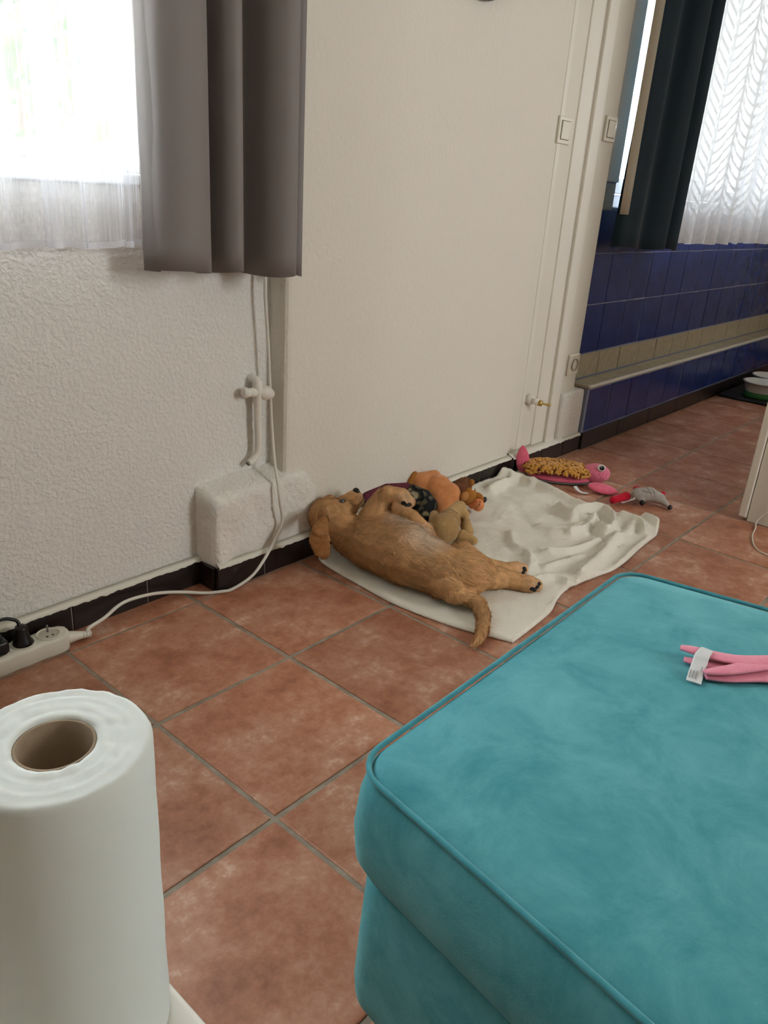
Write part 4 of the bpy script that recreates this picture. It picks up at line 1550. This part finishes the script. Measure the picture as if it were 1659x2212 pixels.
# toes
for base, tip, rr, sp in (((0.9815, -0.5394, 0.0310), (0.9936, -0.5562, 0.0280), .0092, .0085), ((1.0331, -0.4683, 0.0310), (1.0514, -0.4791, 0.0290), .0085, .008), ((0.8591, -0.1916, 0.2000), (0.8605, -0.2205, 0.1900), .0085, .008)):
    b0, t0 = Vector(base), Vector(tip)
    d = (t0 - b0).normalized()
    s_ = d.cross(Vector((0, 0, 1))).normalized()
    s_ = (s_ * .6 + Vector((0, 0, 1)) * .8).normalized() if base[2] < .1 else s_
    for k in (-1.5, -.5, .5, 1.5):
        capsule(bm, b0 + s_ * sp * k, rr, t0 + s_ * sp * k * 1.0 - d * (0.004 if abs(k) > 1 else 0), rr * .8, 10)
# tail
tail = [((0.7582, -0.4647, 0.0550), .020), ((0.7904, -0.4809, 0.0420), .019), ((0.7915, -0.5108, 0.0320), .018), ((0.7631, -0.5463, 0.0260), .0165), ((0.7212, -0.5749, 0.0200), .014), ((0.6829, -0.5892, 0.0150), .009), ((0.6567, -0.5941, 0.0100), .004)]
for (p0, r0), (p1, r1) in zip(tail[:-1], tail[1:]):
    capsule(bm, p0, r0, p1, r1)
    bones.append((p0, r0, p1, r1))
capsule(bm, (0.7675, -0.4214, 0.0600), .045, tail[0][0], .022)
dm = melt('body', bm, 0.0034, 7)

B0 = np.array([b_[0] for b_ in bones])
B1 = np.array([b_[2] for b_ in bones])
BR = np.array([(b_[1] + b_[3]) / 2 for b_ in bones])
hc, nt_, fh, dh, rh = (np.array(v) for v in (HC, NT, Fh, Dh, Rh))
earp = np.array([e[0] for e in ear])


def near_bone(p):
    d = B1 - B0
    L2 = (d ** 2).sum(1)
    t = np.clip(np.einsum('nbk,bk->nb', p[:, None] - B0[None], d) / L2, 0, 1)
    q = B0[None] + t[..., None] * d[None]
    ds = np.linalg.norm(p[:, None] - q, axis=2) - BR
    return ds.argmin(1)


def ear_dist(p):
    return np.array([np.min(np.linalg.norm(earp - q, axis=1)) for q in p]) if len(p) < 300000 else None


def dog_flow(p, n):
    k = near_bone(p)
    d = (B1 - B0)[k]
    d /= np.linalg.norm(d, axis=1, keepdims=True)
    hd = np.linalg.norm(p - hc, axis=1)
    hm = np.clip((0.085 - hd) / 0.03, 0, 1)[:, None]
    nd = np.linalg.norm(p - nt_, axis=1)
    hm = np.maximum(hm, np.clip((0.07 - nd) / 0.02, 0, 1)[:, None])
    d = d * (1 - hm) - fh * hm
    e = np.linalg.norm(p[:, None] - earp[None], axis=2).min(1)
    em = np.clip((0.030 - e) / 0.01, 0, 1)[:, None]
    ed = earp[-1] - earp[0]
    ed = ed / np.linalg.norm(ed)
    d = d * (1 - em) + ed * em
    w = np.array([noise.noise_vector(Vector(q * 28)) for q in p])
    w2 = np.array([noise.noise_vector(Vector(q * 70)) for q in p])
    return d + w * 0.7 + w2 * 0.7


gold, pale, red, brown_ = (np.array(lin(c)[:3]) for c in ('#e2b07a', '#efd3b6', '#b57f4e', '#9a6233'))
belly = np.array([(0.8116, -0.2551, 0.1550), (0.7979, -0.3051, 0.1550), (0.7892, -0.3428, 0.1500), (0.8172, -0.2282, 0.1550), (0.7828, -0.3168, 0.1608)])
legs_pale = np.array([(0.9853, -0.5470, 0.0300), (1.0383, -0.4739, 0.0300), (0.8507, -0.2148, 0.2000), (0.8839, -0.2592, 0.1250)])


def dog_colour(p, n, g):
    c = np.repeat(gold[None], len(p), 0)

    def mixc(m, col):
        nonlocal c
        m = np.clip(m, 0, 1)[:, None]
        c = c * (1 - m) + col * m
    bd = np.linalg.norm(p[:, None] - belly[None], axis=2).min(1)
    kb = near_bone(p)
    mixc(np.where(np.isin(kb, [13, 14, 15, 16, 17, 18]), 0, (0.068 - bd) / 0.045 * 0.85), pale)
    pd = np.linalg.norm(p[:, None] - legs_pale[None], axis=2).min(1)
    mixc((0.04 - pd) / 0.03 * 0.35, pale)
    e = np.linalg.norm(p[:, None] - earp[None], axis=2).min(1)
    mixc((0.034 - e) / 0.01 * 0.85, red)
    hd = np.linalg.norm(p - hc, axis=1)
    mixc((0.075 - hd) / 0.03 * 0.25, red)
    nd = np.linalg.norm(p - nt_, axis=1)
    mixc((0.045 - nd) / 0.02 * 0.35, pale * .8)
    w = np.array([noise.noise(Vector(q * 75)) + .5 * noise.noise(Vector(q * 22)) for q in p])[:, None]
    c = c * (1 + 0.22 * w)
    c = c * g.uniform(0.84, 1.12, (len(p), 1))
    return np.clip(c, 0, 1)


paint_mesh(dm, dog_colour)
M_skin = mat('fur_undercoat', '#b98a56', 0.85, 0.15, attr='col')
M_fur = mat('golden_fur', '#c99a63', 0.6, 0.25, attr='col')
link('body', dm, M_skin, dog, True)


def fur_len(p):
    L = np.full(len(p), 0.0155)
    hd = np.linalg.norm(p - hc, axis=1)
    L = np.where(hd < 0.078, 0.0065, L)
    L = np.where(np.linalg.norm(p - nt_, axis=1) < 0.055, 0.0035, L)
    e = np.linalg.norm(p[:, None] - earp[None], axis=2).min(1)
    L = np.where(e < 0.034, 0.0045, L)
    k = near_bone(p)
    L = np.where(np.isin(k, [6, 7, 8, 9, 10, 11, 12, 14, 15, 16, 17, 18]) & (hd > .09), 0.0055, L)
    L = np.where(k >= len(bones) - 6, 0.015, L)
    return L


strands('fur', dm, 110000, fur_len, 0.00055, dog_flow, M_fur, dog, dog_colour, jitter=0.12, lift=0.24, seed=9, gravity=0.1)
from mathutils.bvhtree import BVHTree
b2 = bmesh.new()
b2.from_mesh(dm)
bvh = BVHTree.FromBMesh(b2)
M_eye = mat('dark_wet_eye', '#120a06', 0.06, 0.6, coat=1.0)
M_nose = mat('black_nose', '#15110f', 0.35, 0.5, bump=0.4, bscale=400, bdist=.001)


def on_dog(p, out=0.0):
    c, nn, _, _ = bvh.find_nearest(Vector(p))
    return c + nn * out, nn


def blob_part(name, c, r, axes, m, parent, seg=20):
    bb = bmesh.new()
    ellipsoid(bb, c, r, axes, seg, 12)
    return link(name, bm_mesh(name, bb), m, parent, True)


ec, en = on_dog(Vector((0.7702, -0.0572, 0.1675)))
F1, D1, R1 = orthoframe(Fh, Dh)
blob_part('eye', ec + en * 0.0005, (.0085, .0066, .0052), (Fh, en.cross(Fh), en), M_eye, dog)
blob_part('eyelid', ec - en * 0.0022 + Dh * .0008, (.0118, .0096, .0052), (Fh, en.cross(Fh), en), mat('dark_eyelid', '#4a2d19', .6), dog)
nc = on_dog(Vector((0.8483, -0.0402, 0.1728)), -0.003)[0] + Dh * 0.003
blob_part('nose', nc, (.0095, .011, .0115), (Fh, Dh, Rh), M_nose, dog)
mc = NT - Fh * 0.012 - Dh * 0.013 + Rh * 0.012
mc = [on_dog(q, .0012)[0] for q in ((0.8570, -0.0560, 0.1600), (0.8504, -0.0608, 0.1540), (0.838, -0.0650, 0.1490), (0.826, -0.067, 0.1470))]
link('mouth_line', tube_mesh('mouth_line', catmull(mc, 5), .0009, 6), M_nose, dog, True)
M_pad = mat('black_paw_pad', '#1a1415', 0.6)
for q in ((0.9811, -0.5631, 0.0325), (0.9681, -0.5576, 0.0296), (0.988, -0.561, 0.038), (0.974, -0.563, 0.024), (1.0373, -0.4879, 0.0385), (1.0338, -0.4887, 0.0288), (1.040, -0.483, 0.033),
          (0.8417, -0.2135, 0.1927), (0.8517, -0.2246, 0.1896), (0.846, -0.220, 0.186)):
    c, nn = on_dog(q, .0005)
    t1 = nn.cross(Vector((0.3, 0.2, 1))).normalized()
    blob_part('paw_pad', c, (.0078, .0056, .0034), (t1, nn.cross(t1), nn), M_pad, dog, 12)
b2.free()

# ================================================================== TOYS ON AND BESIDE THE BLANKET
# ---- camouflage and maroon cloth toy behind the dog's paws
def camo():
    m = mat('camouflage_cloth', '#2a2b2c', 0.85, 0.15)
    nt = m.node_tree
    b = nt.nodes['Principled BSDF']
    geo = nt.nodes['Geometry']
    n = nt.nodes.new('ShaderNodeTexNoise')
    n.inputs['Scale'].default_value = 30
    n.inputs['Detail'].default_value = 0.5
    nt.links.new(geo.outputs['Position'], n.inputs['Vector'])
    r = nt.nodes.new('ShaderNodeValToRGB')
    r.color_ramp.interpolation = 'CONSTANT'
    e = r.color_ramp.elements
    e[0].position, e[0].color = 0.0, lin('#5d5746')
    e[1].position, e[1].color = 0.42, lin('#1f2124')
    q = e.new(0.58)
    q.color = lin('#4d4a3c')
    q = e.new(0.66)
    q.color = lin('#a39b7e')
    nt.links.new(n.outputs['Fac'], r.inputs['Fac'])
    nt.links.new(r.outputs['Color'], b.inputs['Base Color'])
    return m


ct = tag(empty('camouflage_toy', (1.1902, 0.0003, 0.0300)), 'camouflage and maroon cloth toy between the puppy and the orange lion', 'dog toy')
M_maroon = mat('maroon_cloth', '#6b2f3d', 0.8, 0.2, col2='#5a2733', cscale=40)
M_camo = camo()
bm = bmesh.new()
for a, b, r0, r1 in (((1.1336, -0.0066, 0.1000), (1.1396, -0.0535, 0.0850), .016, .026), ((1.1396, -0.0535, 0.0850), (1.1280, -0.0845, 0.0700), .026, .028), ((1.1280, -0.0845, 0.0700), (1.0926, -0.1034, 0.0550), .028, .028), ((1.0926, -0.1034, 0.0550), (1.0621, -0.1151, 0.0400), .028, .024), ((1.1235, -0.0202, 0.0850), (1.1106, -0.0616, 0.0550), .022, .026)):
    capsule(bm, a, r0, b, r1)
link('camouflage_body', melt('camouflage_body', bm, .004, 5), M_camo, ct)
bm = bmesh.new()
for a, b, r0, r1 in (((0.9589, 0.0251, 0.1050), (1.0490, 0.0221, 0.1120), .020, .017), ((1.0490, 0.0221, 0.1120), (1.1265, 0.0033, 0.1080), .017, .012)):
    capsule(bm, a, r0, b, r1)
for a, b, r0, r1 in (((0.9589, 0.0251, 0.1050), (1.0457, 0.0814, 0.0500), .018, .02),):
    capsule(bm, a, r0, b, r1)
link('maroon_arm', melt('maroon_arm', bm, .004, 4), M_maroon, ct)
bm = bmesh.new()
capsule(bm, (0.8947, -0.0083, 0.1100), .010, (0.9378, -0.0128, 0.1060), .010)
link('camouflage_cuff', melt('camouflage_cuff', bm, .003, 2), M_camo, ct)

# ---- orange lion
M_or = mat('orange_plush', '#d99462', 0.9, 0.1, col2='#cc8350', cscale=40, bump=.4, bscale=300, bdist=.002, sheen=.3)
M_or2 = mat('tan_plush', '#ad7338', 0.9, 0.1, col2='#a0682f', cscale=40)
M_mane = mat('brown_mane', '#9a6848', 0.85, 0.15, col2='#85553a', cscale=80)
M_vinyl = mat('orange_vinyl', '#e08a56', 0.5, 0.3)
lion = tag(empty('lion_toy', (1.2635, -0.0287, 0.0200)), 'orange plush lion with brown mane leaning on the white wall', 'plush toy')
bm = bmesh.new()
for c, r in (((1.2029, -0.0030, 0.0820), .052), ((1.2228, -0.0440, 0.0800), .056), ((1.2299, -0.0818, 0.0740), .046), ((1.2028, -0.0802, 0.0600), .044), ((1.2092, -0.0193, 0.0600), .045)):
    ellipsoid(bm, c, (r, r * .82, r))
capsule(bm, (1.1808, 0.0208, 0.1180), .016, (1.2410, -0.0154, 0.1240), .018)
link('body', melt('body', bm, .004, 20), M_or, lion)
bm = bmesh.new()
ellipsoid(bm, (1.1690, 0.0216, 0.1080), (.020, .014, .036), (Vector((1, .2, 0)), Vector((-.2, 1, 0)), Vector((.45, 0, .9))), 16, 10)
link('side_panel', melt('side_panel', bm, .004, 3), M_or2, lion)
bm = bmesh.new()
lf = Vector((1.3112, -0.1486, 0.0550)) - Vector((1.2982, -0.0830, 0.0700))
lfd = lf.normalized()
La = orthoframe(lfd, (0, 0, 1))
ellipsoid(bm, (1.2994, -0.0800, 0.0720), (.025, .047, .048), La)
mm = melt('mane', bm, .0035, 3)
mn = link('mane', mm, M_mane, lion)
strands('mane_hair', mm, 5000, 0.012, 0.0006, lambda p, n: np.repeat(-np.array(lfd)[None], len(p), 0) + rng.normal(size=p.shape) * .3, M_mane, mn, jitter=.15, lift=.35, seed=21)
hd_ = link('head', melt('head', (lambda q: (ellipsoid(q, (1.2990, -0.1124, 0.0660), (.026, .030, .034), La), q)[1])(bmesh.new()), .003, 4), M_or2, lion)
mz = bmesh.new()
ellipsoid(mz, (1.3039, -0.1495, 0.0460), (.020, .021, .020), La)
ellipsoid(mz, (1.3052, -0.1290, 0.0440), (.018, .018, .020), La)
mz_o = link('muzzle', melt('muzzle', mz, .0028, 3), M_vinyl, hd_)
blob_part('nose_bridge', (1.3170, -0.1362, 0.0640), (.021, .017, .013), La, M_or2, hd_)
blob_part('nose', (1.3343, -0.1504, 0.0560), (.0075, .011, .011), La, M_black, hd_)
blob_part('cheek', (1.2621, -0.1211, 0.0780), (.012, .016, .022), La, mat('tan_cheek', '#b57a40', .8), hd_)
blob_part('ear', (1.3206, -0.1029, 0.1040), (.010, .013, .010), La, M_or2, hd_)
M_eyew = mat('white_enamel_eye', '#e6e3dc', .3, .5)
blob_part('eye', (1.3049, -0.1216, 0.0880), (.0055, .007, .011), La, M_eyew, hd_)
blob_part('pupil', (1.3097, -0.1235, 0.0890), (.0035, .004, .007), La, M_black, hd_)
for px_ in ((1.2757, -0.1595, 0.0660), (1.2916, -0.1626, 0.0660), (1.2719, -0.1749, 0.0640)):
    blob_part('whisker_dot', px_, (.0016, .0016, .0016), La, M_black, mz_o, 8)
tube('mouth_line', [(1.2928, -0.1636, 0.0660), (1.2619, -0.1766, 0.0640), (1.2423, -0.1792, 0.0560)], .0009, M_black, mz_o, 6)

# ---- beige teddy seen from behind
M_bear = mat('beige_plush', '#c9a673', 0.95, 0.1, col2='#b99461', cscale=60, sheen=.3, bump=.4, bscale=260, bdist=.002)
bear = tag(empty('teddy_bear', (1.0750, -0.2001, 0.0200)), 'small worn beige plush bear between the puppy and the lion', 'plush toy')
bm = bmesh.new()
ellipsoid(bm, (1.0409, -0.2080, 0.0580), (.052, .046, .046))
ellipsoid(bm, (1.0781, -0.1975, 0.0660), (.040, .036, .038))
bear_b = melt('body', bm, .0035, 5)
bb_o = link('body', bear_b, M_bear, bear)
bm = bmesh.new()
capsule(bm, (1.1031, -0.1889, 0.0800), .024, (1.1577, -0.1786, 0.0860), .021)
capsule(bm, (1.1547, -0.1809, 0.0860), .020, (1.1457, -0.2061, 0.0740), .016)
h_me = melt('head', bm, .0032, 4)
link('head', h_me, M_bear, bear)
for nm, a, ra, b, rb in (('arm', (1.1649, -0.1953, 0.0500), .017, (1.1256, -0.2374, 0.0360), .019), ('foot', (1.0875, -0.2482, 0.0360), .020, (1.0952, -0.2800, 0.0300), .014), ('leg', (1.0445, -0.1751, 0.0680), .022, (1.0790, -0.1442, 0.0720), .014)):
    bm = bmesh.new()
    capsule(bm, a, ra, b, rb)
    link(nm, melt(nm, bm, .0032, 3), M_bear, bear)
strands('plush_pile', bear_b, 9000, 0.005, 0.0005, lambda p, n: rng.normal(size=p.shape), M_bear, bb_o, lift=.16, jitter=.07, seed=31)

# ---- pink turtle with ochre ruffled shell
M_tpink = mat('pink_corduroy', '#f0809a', 0.85, 0.15, sheen=.3)
nt = M_tpink.node_tree
w_ = nt.nodes.new('ShaderNodeTexWave')
w_.inputs['Scale'].default_value = 75
w_.bands_direction = 'Y'
geo_ = nt.nodes['Geometry']
nt.links.new(geo_.outputs['Position'], w_.inputs['Vector'])
bp_ = nt.nodes.new('ShaderNodeBump')
bp_.inputs['Strength'].default_value = .7
bp_.inputs['Distance'].default_value = .003
nt.links.new(w_.outputs['Fac'], bp_.inputs['Height'])
nt.links.new(bp_.outputs['Normal'], nt.nodes['Principled BSDF'].inputs['Normal'])
M_tflat = mat('pink_felt_flipper', '#ee738d', .85, .15, col2='#e46882', cscale=60, sheen=.3)
M_ochre = mat('ochre_felt', '#dca04c', .85, .15, col2='#cb8d3a', cscale=120, sheen=.3)
tt = tag(empty('turtle_toy', (1.7952, -0.1750, 0.0000)), 'pink turtle toy with ochre ruffled shell beside the skirting', 'dog toy')
TA, TB = Vector((1.7739, -0.0395, 0.0200)), Vector((1.9166, -0.2421, 0.0200))
tx = (TB - TA).normalized()
ty = Vector((-tx.y, tx.x, 0)).normalized()
tz = Vector((0, 0, 1))
TC = (TA + TB) / 2
Lh = (TB - TA).length / 2
bm = bmesh.new()
ellipsoid(bm, TC - tz * .002, (Lh * 1.0, .058, .017), (tx, ty, tz))
link('body', melt('body', bm, .004, 3), M_tflat, tt)
blob_part('belly_pad', TC - tz * .012, (Lh * .98, .058, .008), (tx, ty, tz), mat('grey_felt', '#6f6a68', .9), tt)
# ruffles
Vr, Fr = [], []
g = np.random.default_rng(4)
for k in range(620):
    u, v = g.uniform(-1, 1), g.uniform(-1, 1)
    rr = min(1.0, (u ** 4 + v ** 4) ** 0.25)
    u, v = u * (1 - .12 * v * v), v * (1 - .12 * u * u)
    c = TC - tx * .014 + tx * (u * Lh * .95) + ty * (v * .070) + tz * (.020 + .024 * math.sqrt(max(0, 1 - rr ** 3)))
    th = g.uniform(0, 2 * PI)
    e1 = (tx * math.cos(th) + ty * math.sin(th))
    e2 = tz * .9 + (tx * u + ty * v) * .6
    e2.normalize()
    R_ = g.uniform(.006, .010)
    w2 = g.uniform(.007, .011)
    e3 = e1.cross(e2)
    b0 = len(Vr)
    for s in range(6):
        ph = -0.4 + s / 5 * 4.0
        q = c + e1 * (R_ * math.cos(ph)) + e2 * (R_ * math.sin(ph) * .9)
        Vr += [q - e3 * w2 * .5, q + e3 * w2 * .5]
    for s in range(5):
        Fr.append((b0 + 2 * s, b0 + 2 * s + 1, b0 + 2 * s + 3, b0 + 2 * s + 2))
rf = me_from('ruffle', Vr, Fr)
b2 = bmesh.new()
b2.from_mesh(rf)
bmesh.ops.solidify(b2, geom=b2.faces[:], thickness=.0012)
b2.to_mesh(rf)
b2.free()
ro = link('ruffled_shell', rf, M_ochre, tt, True)
ro['kind'] = 'stuff'
bm = bmesh.new()
ellipsoid(bm, (1.9187, -0.2445, 0.0420), (.054, .040, .036), (tx, ty, tz))
th_ = link('head', melt('head', bm, .0035, 4), M_tpink, tt)
eye_c = Vector((1.8993, -0.2726, 0.0740))
eN2 = (Vector(cam.location) - eye_c).normalized()
ea = orthoframe(eN2, (0, 0, 1))
blob_part('eye_white', eye_c, (.005, .0125, .0145), ea, M_eyew, th_)
blob_part('pupil', eye_c + eN2 * .0030 + Vector((0.001, -.002, 0)), (.004, .0085, .0095), ea, M_black, th_)
blob_part('eye_glint', eye_c + eN2 * .0066 + ea[1] * .003, (.001, .002, .002), ea, M_eyew, th_, 8)


def flipper(nm, c, a, w, l, t, nrm):
    a = Vector(a).normalized()
    nrm = Vector(nrm)
    nrm = (nrm - a * nrm.dot(a)).normalized()
    s = a.cross(nrm)
    bb = bmesh.new()
    ellipsoid(bb, c, (l, w, t), (a, s, nrm), 24, 14)
    me = bm_mesh(nm, bb)
    for v in me.vertices:   # leaf shape: pointed toward the tip
        k = (v.co - Vector(c)).dot(a) / l
        sv = (v.co - Vector(c)).dot(s)
        v.co -= s * sv * (0.35 * max(0, k) ** 1.5)
    return link(nm, me, M_tflat if nm != 'flipper_front' else M_tpink, tt, True)


flipper('flipper', (1.7768, -0.0168, 0.0640), Vector((-.05, .10, 1)), .025, .054, .009, (-.7, -.6, .1))
flipper('flipper', (1.8499, -0.3153, 0.0180), Vector((1.8724, -0.3542, 0.0100)) - Vector((1.8276, -0.2751, 0.0220)), .030, .055, .012, (-.2, -.1, 1))
ribbon('label', [(1.7876, -0.2360, 0.0200), (1.7816, -0.2517, 0.0120), (1.7821, -0.2706, 0.0070), (1.8005, -0.2816, 0.0040)], .008, .0005, M_tag, tt)

# ---- small grey toy mouse with red feet
ms = tag(empty('mouse_toy', (1.8943, -0.4597, 0.0000)), 'small grey cloth toy mouse with red felt feet on the tiles', 'dog toy')
M_gcloth = mat('pale_grey_cloth', '#b7afa6', .9, .1, col2='#a8a097', cscale=50, bump=.3, bscale=300, bdist=.001)
M_red = mat('red_felt', '#c81a33', .85, .15, col2='#b01228', cscale=60, sheen=.3)
bm = bmesh.new()
for a, ra, b, rb in (((1.8549, -0.4415, 0.0340), .024, (1.8817, -0.4699, 0.0360), .027), ((1.8817, -0.4699, 0.0360), .027, (1.8919, -0.5038, 0.0300), .020), ((1.8919, -0.5038, 0.0300), .020, (1.8903, -0.5303, 0.0180), .0115), ((1.8903, -0.5303, 0.0180), .0115, (1.8856, -0.5432, 0.0130), .0075),
                     ((1.8638, -0.4375, 0.0340), .022, (1.8514, -0.4558, 0.0220), .016)):
    capsule(bm, a, ra, b, rb)
link('body', melt('body', bm, .003, 4), M_gcloth, ms)
bm = bmesh.new()
ellipsoid(bm, (1.8862, -0.5483, 0.0110), (.010, .008, .009))
link('nose', bm_mesh('nose', bm), M_black, ms, True)
bm = bmesh.new()
capsule(bm, (1.7751, -0.3913, 0.0180), .014, (1.8348, -0.4085, 0.0220), .017)
link('tail', melt('tail', bm, .003, 3), M_red, ms)
for nm, c in (('foot', (1.8842, -0.4231, 0.0420)), ('ear', (1.9131, -0.5039, 0.0420))):
    bm = bmesh.new()
    r_ = .013 if nm != 'ear' else .010
    if c[2] > .045:
        r_ = .007
    ellipsoid(bm, c, (r_ * 1.2, r_ * 1.1, r_ * .8))
    me = melt(nm, bm, .003, 1)
    link(nm, me, M_red, ms)
bm = bmesh.new()
ellipsoid(bm, (1.8367, -0.4687, 0.0160), (.009, .009, .010))
link('dark_foot', bm_mesh('dark_foot', bm), M_black, ms, True)
ribbon('label', [(1.8227, -0.4469, 0.0300), (1.8135, -0.4357, 0.0220), (1.8068, -0.4203, 0.0120), (1.7972, -0.4115, 0.0100)], .0075, .0005, M_tag, ms)
for k in range(3):
    tube('stitch_line', [(1.8735, -0.4581, 0.0620), (1.8334, -0.4888, 0.0640), (1.8027, -0.5101, 0.0580)] if k == 0 else ([(1.8714, -0.4792, 0.0620), (1.8400, -0.5033, 0.0600), (1.8125, -0.5140, 0.0500)] if k == 1 else [(1.8323, -0.4635, 0.0600), (1.8221, -0.4874, 0.0630), (1.8407, -0.4993, 0.0620)]), .0009, mat('grey_thread', '#77706a', .8) if 'grey_thread' not in bpy.data.materials else bpy.data.materials['grey_thread'], ms, 6)

# ================================================================== GARDEN OUTSIDE THE WINDOW
M_leaf = mat('green_leaf', '#4a6b22', .5, .3, col2='#2c4417', cscale=8)
M_bark = mat('bark', '#5b4a3a', .9)


def shrub(x, y, z0, n, spread, label, seed):
    g = np.random.default_rng(seed)
    t = tag(empty('garden_shrub', (x, y, -0.2)), label, 'shrub', 'garden shrubs outside the windows')
    tips = []
    for k in range(7):
        a = g.uniform(0, 2 * PI)
        tip = Vector((x + math.cos(a) * spread * g.uniform(.4, 1), y + math.sin(a) * spread * .6, z0 + g.uniform(.3, 1.0)))
        tube('branch', [(x, y, -0.2), (x + (tip.x - x) * .3, y + (tip.y - y) * .3, z0 * .6), tip], [.02, .012, .005], M_bark, t, 6, 5)
        tips.append(tip)
    V, F = [], []
    for k in range(n):
        c = tips[int(g.integers(7))] + Vector(g.normal(size=3) * np.array([.22, .2, .2]))
        d = Vector(g.normal(size=3)).normalized()
        s = d.cross(Vector(g.normal(size=3))).normalized()
        L, W = g.uniform(.06, .11), g.uniform(.02, .035)
        b0 = len(V)
        V += [c, c + d * L * .5 + s * W, c + d * L, c + d * L * .5 - s * W]
        F.append((b0, b0 + 1, b0 + 2, b0 + 3))
    lf = link('foliage', me_from('foliage', V, F), M_leaf, t)
    lf['kind'] = 'stuff'


shrub(0.55, 1.25, 1.0, 900, .40, 'leafy green shrub in the garden seen through the string curtain', 3)
shrub(2.0, 3.2, 1.1, 900, .55, 'leafy green shrub farther back in the garden', 8)
print('objects', len(bpy.data.objects))
